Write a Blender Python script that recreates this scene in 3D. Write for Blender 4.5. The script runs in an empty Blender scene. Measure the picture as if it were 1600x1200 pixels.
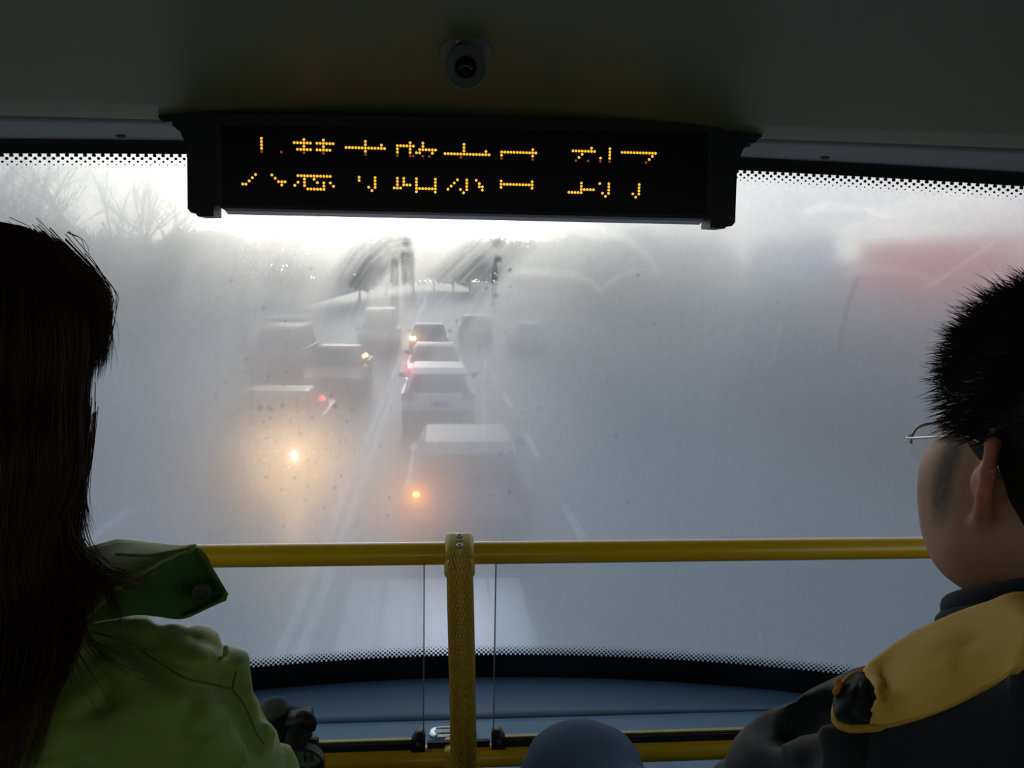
import bpy, bmesh, math, random
import numpy as np
from mathutils import Vector, Matrix
random.seed(7); RNG = np.random.default_rng(7)
S = bpy.context.scene; COL = S.collection
PI = math.pi

# ------------------------------------------------------------------ camera
CAM = np.array([-0.05, 0.0, 1.30]); FPX = 1350.0
_y, _p, _r = math.radians(5.1), math.radians(7.4), 0.0171
FW = np.array([math.sin(_y)*math.cos(_p), math.cos(_y)*math.cos(_p), -math.sin(_p)])
_r0 = np.array([math.cos(_y), -math.sin(_y), 0]); _u0 = np.cross(_r0, FW)
RT = math.cos(_r)*_r0 + math.sin(_r)*_u0; UP = np.cross(RT, FW)
cd = bpy.data.cameras.new('camera'); cam = bpy.data.objects.new('camera', cd); COL.objects.link(cam)
cd.sensor_width = 36; cd.lens = 36*FPX/1600; cd.clip_start = 0.02; cd.clip_end = 600
M4 = Matrix(((RT[0], UP[0], -FW[0], CAM[0]), (RT[1], UP[1], -FW[1], CAM[1]), (RT[2], UP[2], -FW[2], CAM[2]), (0, 0, 0, 1)))
cam.matrix_world = M4; S.camera = cam
# survey helpers: turn a sight line read off the photograph into a point of the place
def ray(px, py): return FW + RT*(px-800)/FPX - UP*(py-600)/FPX
def pt(px, py, d): return CAM + ray(px, py)*d
def atY(px, py, Y): r = ray(px, py); return CAM + r*(Y/r[1])
def atZ(px, py, Z): r = ray(px, py); return CAM + r*((Z-CAM[2])/r[2])

# ------------------------------------------------------------------ sky, light, exposure
S.view_settings.view_transform = 'Standard'; S.view_settings.look = 'None'
S.view_settings.exposure = 0.0; S.view_settings.gamma = 1.0; S.view_settings.use_curve_mapping = False
cy = S.cycles
cy.use_denoising = True
cy.max_bounces = 7; cy.diffuse_bounces = 4; cy.glossy_bounces = 3; cy.transmission_bounces = 6; cy.transparent_max_bounces = 12
cy.sample_clamp_indirect = 4.0; cy.sample_clamp_direct = 12.0; cy.caustics_reflective = False; cy.caustics_refractive = True
W = bpy.data.worlds.new('winter_sky'); S.world = W; W.use_nodes = True
nt = W.node_tree; nt.nodes.clear()
def N(nt, t, **k):
    n = nt.nodes.new(t)
    for a, b in k.items(): setattr(n, a, b)
    return n
def link(nt, a, b): nt.links.new(a, b)
def math_node(nt, op, a, b=None, clamp=False):
    n = N(nt, 'ShaderNodeMath', operation=op, use_clamp=clamp)
    for i, v in enumerate((a, b)):
        if v is None: continue
        if isinstance(v, (int, float)): n.inputs[i].default_value = v
        else: link(nt, v, n.inputs[i])
    return n.outputs[0]
SUN = Vector(ray(565, 262)).normalized()
tc = N(nt, 'ShaderNodeTexCoord'); sx = N(nt, 'ShaderNodeSeparateXYZ'); link(nt, tc.outputs['Generated'], sx.inputs[0])
rp = N(nt, 'ShaderNodeValToRGB'); link(nt, sx.outputs[2], rp.inputs[0])
el = rp.color_ramp.elements
el[0].position = 0.0; el[0].color = (0.97, 0.93, 0.83, 1); el[1].position = 0.75; el[1].color = (0.56, 0.72, 0.95, 1)
e = el.new(0.22); e.color = (0.80, 0.88, 0.97, 1)
dp = N(nt, 'ShaderNodeVectorMath', operation='DOT_PRODUCT'); link(nt, tc.outputs['Generated'], dp.inputs[0]); dp.inputs[1].default_value = SUN
ang = math_node(nt, 'ARCCOSINE', math_node(nt, 'MINIMUM', dp.outputs['Value'], 0.99999))
g1 = math_node(nt, 'MULTIPLY', math_node(nt, 'EXPONENT', math_node(nt, 'MULTIPLY', math_node(nt, 'POWER', math_node(nt, 'DIVIDE', ang, 0.13), 2), -1)), 6.0)
g2 = math_node(nt, 'MULTIPLY', math_node(nt, 'EXPONENT', math_node(nt, 'MULTIPLY', math_node(nt, 'DIVIDE', ang, 0.42), -1)), 1.5)
gs = math_node(nt, 'ADD', g1, g2)
gc = N(nt, 'ShaderNodeMix', data_type='RGBA', blend_type='ADD'); gc.inputs[0].default_value = 1
gm = N(nt, 'ShaderNodeVectorMath', operation='SCALE'); gm.inputs[0].default_value = (1.0, 0.92, 0.77); link(nt, gs, gm.inputs['Scale'])
link(nt, rp.outputs[0], gc.inputs[6]); link(nt, gm.outputs[0], gc.inputs[7])
bg = N(nt, 'ShaderNodeBackground'); link(nt, gc.outputs[2], bg.inputs[0]); bg.inputs[1].default_value = 1.0
wo = N(nt, 'ShaderNodeOutputWorld'); link(nt, bg.outputs[0], wo.inputs[0])

# ------------------------------------------------------------------ materials
def mat(name, col, rough=0.5, metal=0.0, var=0.0, scale=20, bump=0.0, bscale=60, emit=None, estr=0, sheen=0, spec=0.5, trans=0.0):
    m = bpy.data.materials.new(name); m.use_nodes = True; t = m.node_tree; b = t.nodes['Principled BSDF']
    b.inputs['Base Color'].default_value = (*col, 1); b.inputs['Roughness'].default_value = rough; b.inputs['Metallic'].default_value = metal
    b.inputs['Specular IOR Level'].default_value = spec
    if sheen: b.inputs['Sheen Weight'].default_value = sheen
    if emit: b.inputs['Emission Color'].default_value = (*emit, 1); b.inputs['Emission Strength'].default_value = estr
    c = N(t, 'ShaderNodeTexCoord')
    if var:
        n = N(t, 'ShaderNodeTexNoise'); n.inputs['Scale'].default_value = scale; n.inputs['Detail'].default_value = 4; link(t, c.outputs['Object'], n.inputs['Vector'])
        r = N(t, 'ShaderNodeMapRange'); link(t, n.outputs[0], r.inputs[0]); r.inputs[3].default_value = 1-var; r.inputs[4].default_value = 1+var
        v = N(t, 'ShaderNodeVectorMath', operation='SCALE'); v.inputs[0].default_value = col; link(t, r.outputs[0], v.inputs['Scale']); link(t, v.outputs[0], b.inputs['Base Color'])
    if bump:
        n = N(t, 'ShaderNodeTexNoise'); n.inputs['Scale'].default_value = bscale; n.inputs['Detail'].default_value = 5; link(t, c.outputs['Object'], n.inputs['Vector'])
        bp = N(t, 'ShaderNodeBump'); bp.inputs['Strength'].default_value = bump; bp.inputs['Distance'].default_value = 0.01; link(t, n.outputs[0], bp.inputs['Height']); link(t, bp.outputs[0], b.inputs['Normal'])
    if trans:
        o = t.nodes['Material Output']; tr = N(t, 'ShaderNodeBsdfTranslucent'); tr.inputs[0].default_value = (*[min(1, x*1.4) for x in col], 1)
        mx = N(t, 'ShaderNodeMixShader'); mx.inputs[0].default_value = trans; link(t, b.outputs[0], mx.inputs[1]); link(t, tr.outputs[0], mx.inputs[2]); link(t, mx.outputs[0], o.inputs[0])
    return m
MT = dict(
 lining=mat('ceiling_lining', (0.235, 0.250, 0.125), 0.42, var=0.05, scale=3, bump=0.05, bscale=300),
 header=mat('header_trim', (0.30, 0.31, 0.30), 0.55, bump=0.05, bscale=200),
 wall=mat('wall_panel', (0.12, 0.12, 0.12), 0.6, var=0.05), floor=mat('rubber_floor', (0.06, 0.065, 0.07), 0.7, var=0.2, scale=60),
 black=mat('black_plastic', (0.006, 0.006, 0.0065), 0.5, bump=0.03, bscale=400), seal=mat('black_rubber', (0.008, 0.008, 0.009), 0.7),
 face=mat('smoked_face', (0.004, 0.004, 0.005), 0.30, bump=0.01, spec=0.2),
 lip=mat('grey_metal_lip', (0.30, 0.31, 0.34), 0.4, metal=0.6), greyplastic=mat('grey_plastic', (0.10, 0.11, 0.105), 0.5),
 camgrey=mat('camera_housing', (0.22, 0.24, 0.22), 0.35), lens=mat('camera_lens', (0.005, 0.005, 0.006), 0.1),
 yellow=mat('yellow_enamel', (0.86, 0.52, 0.006), 0.32, var=0.03), clampy=mat('yellow_cast_clamp', (0.62, 0.45, 0.06), 0.38, bump=0.03, bscale=500),
 chrome=mat('chrome', (0.75, 0.78, 0.82), 0.18, metal=1.0), steel=mat('screw_steel', (0.55, 0.56, 0.58), 0.3, metal=1.0),
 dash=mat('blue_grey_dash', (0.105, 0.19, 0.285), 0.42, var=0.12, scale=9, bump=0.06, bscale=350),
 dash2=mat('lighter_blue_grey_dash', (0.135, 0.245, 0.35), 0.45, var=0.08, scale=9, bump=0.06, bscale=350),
 seat=mat('blue_seat_fabric', (0.03, 0.05, 0.12), 0.9, var=0.3, scale=90), seatshell=mat('grey_seat_shell', (0.08, 0.08, 0.085), 0.5),
 skin=mat('skin', (0.56, 0.30, 0.19), 0.5, var=0.10, scale=25, bump=0.04, bscale=250), eye=mat('eye_white', (0.7, 0.68, 0.64), 0.2), iris=mat('dark_iris', (0.02, 0.012, 0.008), 0.15),
 lipm=mat('lip_skin', (0.36, 0.13, 0.10), 0.45),
 hairb=mat('black_hair', (0.006, 0.005, 0.005), 0.55, trans=0.06), hairw=mat('dark_brown_hair', (0.020, 0.009, 0.005), 0.5, trans=0.10), hairs=mat('brown_hair_strand', (0.085, 0.032, 0.013), 0.45, trans=0.30),
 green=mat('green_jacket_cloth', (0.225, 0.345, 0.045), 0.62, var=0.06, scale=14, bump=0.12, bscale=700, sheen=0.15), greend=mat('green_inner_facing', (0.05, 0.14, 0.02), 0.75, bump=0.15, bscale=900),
 thread=mat('dark_green_thread', (0.09, 0.15, 0.02), 0.8), snap=mat('brass_snap', (0.030, 0.045, 0.014), 0.5, metal=0.2),
 navy=mat('charcoal_jacket_cloth', (0.0105, 0.012, 0.016), 0.75, var=0.1, scale=20, bump=0.12, bscale=700, sheen=0.03), fleece=mat('dark_grey_collar_knit', (0.025, 0.028, 0.034), 0.95, bump=0.3, bscale=900),
 hood=mat('yellow_hood_lining', (0.82, 0.50, 0.065), 0.7, var=0.06, scale=18, bump=0.08, bscale=500, sheen=0.1), piping=mat('yellow_piping', (0.60, 0.37, 0.03), 0.7, bump=0.3, bscale=600),
 toggle=mat('orange_cord_tab', (0.80, 0.33, 0.01), 0.5), denim=mat('blue_denim', (0.095, 0.150, 0.245), 0.9, var=0.35, scale=260, bump=0.5, bscale=500), darkcloth=mat('dark_trouser_cloth', (0.02, 0.02, 0.025), 0.85),
 shoe=mat('dark_shoe_leather', (0.015, 0.013, 0.012), 0.45),
 bagblack=mat('black_bag_fabric', (0.010, 0.010, 0.012), 0.7, bump=0.4, bscale=400), baggrey=mat('grey_bag_mesh', (0.13, 0.135, 0.145), 0.85, var=0.3, scale=500, bump=0.3, bscale=800), bagpipe=mat('black_bag_binding', (0.006, 0.006, 0.007), 0.6),
 asphalt=mat('damp_asphalt', (0.062, 0.080, 0.110), 0.42, var=0.18, scale=0.7, bump=0.15, bscale=60), paint=mat('white_road_paint', (0.84, 0.86, 0.88), 0.6, var=0.12, scale=5), pave=mat('pavement_stone', (0.24, 0.215, 0.175), 0.85, var=0.15, scale=2),
 kerb=mat('kerb_stone', (0.36, 0.35, 0.34), 0.85, var=0.1), earth=mat('verge_earth', (0.085, 0.095, 0.11), 0.9, var=0.3, scale=1.5),
 carglass=mat('car_window_glass', (0.02, 0.022, 0.026), 0.08), tyre=mat('tyre_rubber', (0.012, 0.012, 0.013), 0.85), rim=mat('wheel_rim', (0.45, 0.46, 0.48), 0.35, metal=0.8), trimblack=mat('car_black_trim', (0.02, 0.02, 0.021), 0.5), plate=mat('number_plate_blue', (0.03, 0.08, 0.30), 0.5),
 redlens=mat('red_lamp_lens', (0.25, 0.01, 0.01), 0.2), clearlens=mat('clear_lamp_lens', (0.6, 0.6, 0.6), 0.15),
 tail=mat('lit_tail_lamp', (0.3, 0.02, 0.02), 0.3, emit=(1, 0.07, 0.08), estr=30), amber=mat('lit_amber_indicator', (0.4, 0.2, 0.02), 0.3, emit=(1, 0.34, 0.05), estr=260), ambersmall=mat('lit_small_amber', (0.4, 0.2, 0.02), 0.3, emit=(1, 0.5, 0.18), estr=40),
 head=mat('lit_headlamp', (0.8, 0.8, 0.7), 0.3, emit=(1, 0.62, 0.30), estr=750), headdim=mat('dim_headlamp', (0.8, 0.8, 0.7), 0.3, emit=(1, 0.75, 0.5), estr=3),
 bark=mat('grey_bark', (0.07, 0.06, 0.055), 0.9, var=0.3, scale=6, bump=0.4, bscale=20), leaf=mat('dull_evergreen_leaf', (0.05, 0.058, 0.045), 0.8, var=0.4, scale=3, trans=0.15), hedge=mat('winter_hedge_leaf', (0.17, 0.155, 0.06), 0.85, var=0.4, scale=3, trans=0.15),
 fartree=mat('far_twigs_haze_tint', (0.085, 0.095, 0.11), 0.9, var=0.3, scale=0.5), shopwall=mat('grey_shop_wall', (0.24, 0.21, 0.19), 0.85, var=0.1, scale=1), red=mat('red_sign_panel', (0.86, 0.012, 0.04), 0.5, var=0.06, scale=2), pale=mat('pale_blue_sign_panel', (0.40, 0.48, 0.68), 0.5, var=0.05), shopglass=mat('shop_window_glass', (0.05, 0.055, 0.06), 0.1), roof=mat('flat_roof_edge', (0.30, 0.29, 0.28), 0.8),  # fartree: distance haze is put into its blue-grey colour
 farwall=mat('far_block_wall', (0.42, 0.42, 0.42), 0.85, var=0.08, scale=0.5), farpane=mat('far_block_pane', (0.10, 0.11, 0.13), 0.2), fencem=mat('white_barrier_paint', (0.6, 0.62, 0.63), 0.5),
 orangebar=mat('orange_barrier_band', (0.75, 0.22, 0.10), 0.5),
)
_sb = MT['skin'].node_tree.nodes['Principled BSDF']; _sb.inputs['Subsurface Weight'].default_value = 0.35; _sb.inputs['Subsurface Radius'].default_value = (1.0, 0.3, 0.15); _sb.inputs['Subsurface Scale'].default_value = 0.012
_yb = MT['yellow'].node_tree.nodes['Principled BSDF']; _yb.inputs['Coat Weight'].default_value = 0.7; _yb.inputs['Coat Roughness'].default_value = 0.22
def two_tone(m, layers):
    """lay further colours over a base by vertex attribute: stubble, light through ears painted red"""
    t = m.node_tree; b = t.nodes['Principled BSDF']; src = b.inputs['Base Color'].links[0].from_socket
    for at_, col in layers:
        a = N(t, 'ShaderNodeAttribute'); a.attribute_name = at_; mx = N(t, 'ShaderNodeMix', data_type='RGBA'); link(t, a.outputs['Fac'], mx.inputs[0]); link(t, src, mx.inputs[6]); mx.inputs[7].default_value = (*col, 1); src = mx.outputs[2]
    link(t, src, b.inputs['Base Color'])
two_tone(MT['skin'], (('stubble', (0.060, 0.040, 0.032)), ('ear', (0.62, 0.19, 0.10))))  # ear red stands in for light glowing through the ear
def carpaint(n, c): return mat(n, c, 0.28, var=0.03, spec=0.6)
PAINT = dict(white=carpaint('white_car_paint', (0.62, 0.64, 0.66)), silver=carpaint('silver_car_paint', (0.27, 0.29, 0.32)), maroon=carpaint('maroon_car_paint', (0.16, 0.025, 0.03)), grey=carpaint('dark_grey_car_paint', (0.06, 0.065, 0.075)), black=carpaint('black_car_paint', (0.015, 0.016, 0.018)), beige=carpaint('beige_car_paint', (0.34, 0.31, 0.26)), blue=carpaint('blue_grey_car_paint', (0.08, 0.11, 0.17)))

# ------------------------------------------------------------------ mesh helpers
def obj(name, V, F, m, parent=None, smooth=False, loc=None):
    me = bpy.data.meshes.new(name)
    V = np.asarray(V, float)
    if loc is not None: V = V-np.asarray(loc)
    if isinstance(F, np.ndarray):
        n, k = F.shape
        me.vertices.add(len(V)); me.vertices.foreach_set('co', V.astype(np.float32).ravel())
        me.loops.add(n*k); me.loops.foreach_set('vertex_index', F.astype(np.int32).ravel())
        me.polygons.add(n); me.polygons.foreach_set('loop_start', np.arange(0, n*k, k, dtype=np.int32))
        me.update(calc_edges=True); me.validate()
    else:
        me.from_pydata([tuple(v) for v in V], [], [tuple(f) for f in F]); me.update()
    if smooth: me.polygons.foreach_set('use_smooth', np.ones(len(me.polygons), bool))
    if m is not None: me.materials.append(m if not isinstance(m, str) else MT[m])
    o = bpy.data.objects.new(name, me); COL.objects.link(o)
    if loc is not None: o.location = loc
    if parent is not None:
        o.parent = parent
        w = Vector(parent['_w']) if '_w' in parent else Vector((0, 0, 0))
        o.location = Vector(o.location)-w
    return o
def thing(name, label, cat, loc, group=None):
    o = bpy.data.objects.new(name, None); COL.objects.link(o); o.location = loc; o['_w'] = tuple(float(v) for v in loc)
    o['label'] = label; o['category'] = cat
    if group: o['group'] = group
    o.empty_display_size = 0.05
    return o
def tag(o, label, cat, group=None, kind=None):
    o['label'] = label; o['category'] = cat
    if group: o['group'] = group
    if kind: o['kind'] = kind
    return o
def struct(o, label=None): 
    o['kind'] = 'structure'
    if label: o['label'] = label
    return o
class MB:
    def __init__(s): s.V = []; s.F = []
    def add(s, V, F):
        n = len(s.V); s.V += [tuple(map(float, v)) for v in V]; s.F += [tuple(n+i for i in f) for f in F]; return s
    def box(s, c, h, rot=None, bev=0.0):
        c = np.array(c, float); h = np.array(h, float)
        if bev <= 0:
            V = np.array([[x, y, z] for x in (-1, 1) for y in (-1, 1) for z in (-1, 1)], float)*h
            F = [(0, 1, 3, 2), (4, 6, 7, 5), (0, 4, 5, 1), (2, 3, 7, 6), (0, 2, 6, 4), (1, 5, 7, 3)]
        else:
            bm = bmesh.new(); bmesh.ops.create_cube(bm, size=2)
            for v in bm.verts: v.co = Vector(v.co)*1.0; v.co.x *= h[0]; v.co.y *= h[1]; v.co.z *= h[2]
            bmesh.ops.bevel(bm, geom=bm.edges[:], offset=bev, segments=2, affect='EDGES', profile=0.5)
            bm.verts.index_update(); V = np.array([v.co[:] for v in bm.verts]); F = [tuple(v.index for v in f.verts) for f in bm.faces]; bm.free()
        if rot is not None: V = V @ np.array(rot).T
        return s.add(V+c, F)
    def tube(s, P, r, n=10, caps=True):
        P = np.asarray(P, float); k = len(P); r = np.broadcast_to(np.asarray(r, float), (k,))
        T = np.gradient(P, axis=0); T /= np.linalg.norm(T, axis=1)[:, None]+1e-12
        a = np.array([0, 0, 1.0]) if abs(T[0][2]) < 0.9 else np.array([1.0, 0, 0])
        V = []; u = np.cross(T[0], a); u /= np.linalg.norm(u)
        for i in range(k):
            u = u-T[i]*(u@T[i]); u /= np.linalg.norm(u)+1e-12; w = np.cross(T[i], u)
            for j in range(n):
                t = 2*PI*j/n; V.append(P[i]+r[i]*(math.cos(t)*u+math.sin(t)*w))
        F = [(i*n+j, i*n+(j+1) % n, (i+1)*n+(j+1) % n, (i+1)*n+j) for i in range(k-1) for j in range(n)]
        if caps: F += [tuple(range(n))[::-1], tuple((k-1)*n+j for j in range(n))]
        return s.add(V, F)
    def loft(s, rings, cap=True):
        n = len(rings[0]); k = len(rings); V = [p for r in rings for p in r]
        F = [(i*n+j, i*n+(j+1) % n, (i+1)*n+(j+1) % n, (i+1)*n+j) for i in range(k-1) for j in range(n)]
        if cap: F += [tuple(range(n))[::-1], tuple((k-1)*n+j for j in range(n))]
        return s.add(V, F)
    def sphere(s, c, r, nu=12, nv=8, rot=None):
        r = np.broadcast_to(np.asarray(r, float), (3,)); V = []
        for i in range(nv+1):
            a = PI*i/nv
            for j in range(nu):
                t = 2*PI*j/nu; V.append([math.sin(a)*math.cos(t), math.sin(a)*math.sin(t), math.cos(a)])
        V = np.array(V)*r
        if rot is not None: V = V @ np.array(rot).T
        F = [(i*nu+j, (i+1)*nu+j, (i+1)*nu+(j+1) % nu, i*nu+(j+1) % nu) for i in range(nv) for j in range(nu)]
        return s.add(V+np.array(c), F)
    def lathe(s, prof, c, axis, n=20):
        a = np.array(axis, float); a /= np.linalg.norm(a); b = np.cross(a, [0, 0, 1.0] if abs(a[2]) < .9 else [1.0, 0, 0]); b /= np.linalg.norm(b); w = np.cross(a, b)
        V = [np.array(c)+a*h+r*(math.cos(2*PI*j/n)*b+math.sin(2*PI*j/n)*w) for r, h in prof for j in range(n)]
        k = len(prof); F = [(i*n+j, i*n+(j+1) % n, (i+1)*n+(j+1) % n, (i+1)*n+j) for i in range(k-1) for j in range(n)]
        F += [tuple(range(n))[::-1], tuple((k-1)*n+j for j in range(n))]
        return s.add(V, F)
    def build(s, name, m, parent=None, smooth=False, loc=None): return obj(name, s.V, s.F, m, parent, smooth, loc)
def rotz(a): c, s_ = math.cos(a), math.sin(a); return np.array([[c, -s_, 0], [s_, c, 0], [0, 0, 1]])
def rotx(a): c, s_ = math.cos(a), math.sin(a); return np.array([[1, 0, 0], [0, c, -s_], [0, s_, c]])
def spline(P, n):
    P = np.asarray(P, float); k = len(P); Q = np.vstack([2*P[0]-P[1], P, 2*P[-1]-P[-2]]); out = []
    for t in np.linspace(0, k-1, n):
        i = min(int(t), k-2); f = t-i; a, b, c, d = Q[i], Q[i+1], Q[i+2], Q[i+3]
        out.append(0.5*((2*b)+(c-a)*f+(2*a-5*b+4*c-d)*f*f+(3*b-a-3*c+d)*f**3))
    return np.array(out)
def sheet(grid, th, name, m, parent=None, smooth=True, bump=None):
    """grid (a,b,3) of points -> a closed sheet of thickness th"""
    G = np.asarray(grid, float); a, b = G.shape[:2]
    du = np.gradient(G, axis=0); dv = np.gradient(G, axis=1); n = np.cross(du, dv); n /= np.linalg.norm(n, axis=2)[..., None]+1e-12
    A = G+n*th/2; B = G-n*th/2; V = np.vstack([A.reshape(-1, 3), B.reshape(-1, 3)]); o = a*b; F = []
    for i in range(a-1):
        for j in range(b-1):
            p = i*b+j; F += [(p, p+1, p+b+1, p+b), (o+p, o+p+b, o+p+b+1, o+p+1)]
    for i in range(a-1): F += [(i*b, i*b+b, o+i*b+b, o+i*b), (i*b+b-1, o+i*b+b-1, o+i*b+2*b-1, i*b+2*b-1)]
    for j in range(b-1): F += [(j, o+j, o+j+1, j+1), ((a-1)*b+j, (a-1)*b+j+1, o+(a-1)*b+j+1, o+(a-1)*b+j)]
    return obj(name, V, F, m, parent, smooth)
# noise
_L = RNG.random((64, 64, 64)).astype(np.float32)
def vnoise(x, y, z=0.0):
    x, y, z = np.broadcast_arrays(x, y, z); i, j, k = np.floor(x).astype(int), np.floor(y).astype(int), np.floor(z).astype(int)
    fx, fy, fz = x-i, y-j, z-k; fx = fx*fx*(3-2*fx); fy = fy*fy*(3-2*fy); fz = fz*fz*(3-2*fz); o = 0
    for a in (0, 1):
        for b in (0, 1):
            for c in (0, 1):
                o = o+_L[(i+a) % 64, (j+b) % 64, (k+c) % 64]*(fx if a else 1-fx)*(fy if b else 1-fy)*(fz if c else 1-fz)
    return o
def fbm(x, y, z=0.0, o=4):
    s = 0; a = 0.5
    for q in range(o): s = s+a*vnoise(x*2**q+q*7.3, y*2**q+q*3.1, z*2**q+q*5.7); a /= 2
    return s
# signed-distance modelling (one continuous surface)
class Field:
    def __init__(s, lo, hi, h):
        s.lo = np.array(lo, float); s.h = h; n = np.ceil((np.array(hi)-s.lo)/h).astype(int)+1
        s.ax = [s.lo[i]+h*np.arange(n[i]) for i in range(3)]; s.d = np.full(n, 10.0, np.float32)
    def _sl(s, lo, hi, m):
        a = np.clip(np.floor((np.array(lo)-m-s.lo)/s.h).astype(int), 0, np.array(s.d.shape)); b = np.clip(np.ceil((np.array(hi)+m-s.lo)/s.h).astype(int)+1, 0, np.array(s.d.shape))
        sl = tuple(slice(a[i], b[i]) for i in range(3)); g = np.meshgrid(*[s.ax[i][sl[i]] for i in range(3)], indexing='ij'); return sl, g
    def _mix(s, sl, e, k, sub):
        d = s.d[sl]
        if sub:
            h = np.clip(0.5-0.5*(d+e)/k, 0, 1); s.d[sl] = d*(1-h)+(-e)*h+k*h*(1-h)
        else:
            h = np.clip(0.5+0.5*(d-e)/k, 0, 1); s.d[sl] = e*h+d*(1-h)-k*h*(1-h)
    def cap(s, a, b, ra, rb=None, k=0.02, sub=False):
        rb = ra if rb is None else rb; a = np.array(a, float); b = np.array(b, float); R = max(ra, rb)
        sl, g = s._sl(np.minimum(a, b)-R, np.maximum(a, b)+R, k+0.03); q = b-a; L = q@q+1e-12
        t = np.clip(((g[0]-a[0])*q[0]+(g[1]-a[1])*q[1]+(g[2]-a[2])*q[2])/L, 0, 1)
        e = np.sqrt((g[0]-a[0]-t*q[0])**2+(g[1]-a[1]-t*q[1])**2+(g[2]-a[2]-t*q[2])**2)-(ra+(rb-ra)*t); s._mix(sl, e, k, sub); return s
    def line(s, P, r, k=0.02, sub=False):
        r = np.broadcast_to(np.asarray(r, float), (len(P),))
        for i in range(len(P)-1): s.cap(P[i], P[i+1], r[i], r[i+1], k, sub)
        return s
    def ell(s, c, r, k=0.02, rot=None, sub=False):
        c = np.array(c, float); r = np.array(r, float); R = max(r) if rot is not None else r
        sl, g = s._sl(c-R, c+R, k+0.03); p = [g[i]-c[i] for i in range(3)]
        if rot is not None: p = [sum(rot[j][i]*p[j] for j in range(3)) for i in range(3)]
        k0 = np.sqrt(sum((p[i]/r[i])**2 for i in range(3))); k1 = np.sqrt(sum((p[i]/r[i]**2)**2 for i in range(3)))+1e-9
        s._mix(sl, k0*(k0-1)/k1, k, sub); return s
    def disp(s, f):
        g = np.meshgrid(*s.ax, indexing='ij'); m = np.abs(s.d) < 0.04; s.d[m] += f(g[0][m], g[1][m], g[2][m]).astype(np.float32); return s
    def cutz(s, z, above=True):
        g = s.ax[2][None, None, :]; s.d = np.maximum(s.d, (g-z) if above else (z-g)).astype(np.float32); return s
    def mesh(s):
        d = s.d; n = d < 0; nx, ny, nz = d.shape; cs = [(i, j, k) for i in (0, 1) for j in (0, 1) for k in (0, 1)]
        cnt = sum(n[i:nx-1+i, j:ny-1+j, k:nz-1+k].astype(np.int8) for i, j, k in cs); act = (cnt > 0) & (cnt < 8); idx = np.argwhere(act)
        acc = np.zeros((len(idx), 3)); c = np.zeros(len(idx))
        for a in cs:
            for x in range(3):
                if a[x]: continue
                b = list(a); b[x] = 1; A = idx+np.array(a); B = idx+np.array(b); va = d[A[:, 0], A[:, 1], A[:, 2]]; vb = d[B[:, 0], B[:, 1], B[:, 2]]
                m = (va < 0) != (vb < 0); t = np.where(m, va/np.where(m, va-vb, 1), 0); p = np.array(a)+(np.array(b)-np.array(a))*t[:, None]; acc[m] += p[m]; c[m] += 1
        V = s.lo+s.h*(idx+acc/c[:, None]); ID = -np.ones(act.shape, np.int64); ID[act] = np.arange(len(idx)); Q = []
        for x in range(3):
            y, z = (x+1) % 3, (x+2) % 3; A = np.moveaxis(n, (x, y, z), (0, 1, 2)); I = np.moveaxis(ID, (x, y, z), (0, 1, 2))
            m = A[:-1, 1:-1, 1:-1] != A[1:, 1:-1, 1:-1]; w = np.argwhere(m); i, j, k = w[:, 0], w[:, 1]+1, w[:, 2]+1
            q = np.stack([I[i, j-1, k-1], I[i, j, k-1], I[i, j, k], I[i, j-1, k]], 1); f = ~A[i, j, k]; q[f] = q[f][:, ::-1]; Q.append(q)
        Q = np.vstack(Q); Q = Q[(Q >= 0).all(1)]
        return V, Q
    def build(s, name, m, parent=None): V, Q = s.mesh(); return obj(name, V, Q, m, parent, True)
def strands(paths, r0, n=3):
    """paths (k,m,3) -> tapered hairs"""
    P = np.asarray(paths, float); k, m = P.shape[:2]; T = np.gradient(P, axis=1); T /= np.linalg.norm(T, axis=2)[..., None]+1e-12
    a = RNG.normal(size=(k, 1, 3)); u = np.cross(T, a); u /= np.linalg.norm(u, axis=2)[..., None]+1e-12; w = np.cross(T, u)
    rr = (np.asarray(r0).reshape(-1, 1, 1)*(1-np.linspace(0, 1, m)**2*0.92).reshape(1, m, 1))
    V = np.stack([P+rr*(math.cos(2*PI*j/n)*u+math.sin(2*PI*j/n)*w) for j in range(n)], 2).reshape(-1, 3); F = []
    b = (np.arange(k)[:, None]*m+np.arange(m-1)[None, :]).ravel()*n
    for j in range(n): F.append(np.stack([b+j, b+(j+1) % n, b+n+(j+1) % n, b+n+j], 1))
    return V, np.vstack(F)

# ------------------------------------------------------------------ bus shell (setting)
def wsY(x, z): return 1.85-0.28*(x/1.2)**2-0.06*(z-0.36)/1.2
def ztop(x): return 1.523-0.042*x*x
ZB = 0.445
def at_glass(px, py):
    Y = 1.8
    for i in range(25): p = atY(px, py, Y); Y = wsY(p[0], p[2])
    return p
def crY(x): return wsY(x, 1.52)-0.17
def ceil_z(x, y):
    t = np.clip((crY(x)-y)/0.95, 0, 1); c = np.clip((np.abs(x)-0.72)/0.5, 0, 1)
    return 1.556-0.035*x*x+0.20*(1-(1-t)**2)-c*c*0.13*t
def grid_sheet(fx, us, vs, th, name, m, parent=None):
    return sheet([[fx(u, v) for v in vs] for u in us], th, name, m, parent)
xs = np.linspace(-1.225, 1.225, 50)
ys = np.concatenate([np.linspace(0, 0.95, 22), np.linspace(1.2, 5.6, 12)])
o = grid_sheet(lambda x, q: (x, crY(x)-q, float(ceil_z(np.array(x), crY(x)-q))+0.006), xs, ys, 0.012, 'ceiling', 'lining'); struct(o, 'dull cream moulded ceiling lining over the front of the bus')
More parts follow.
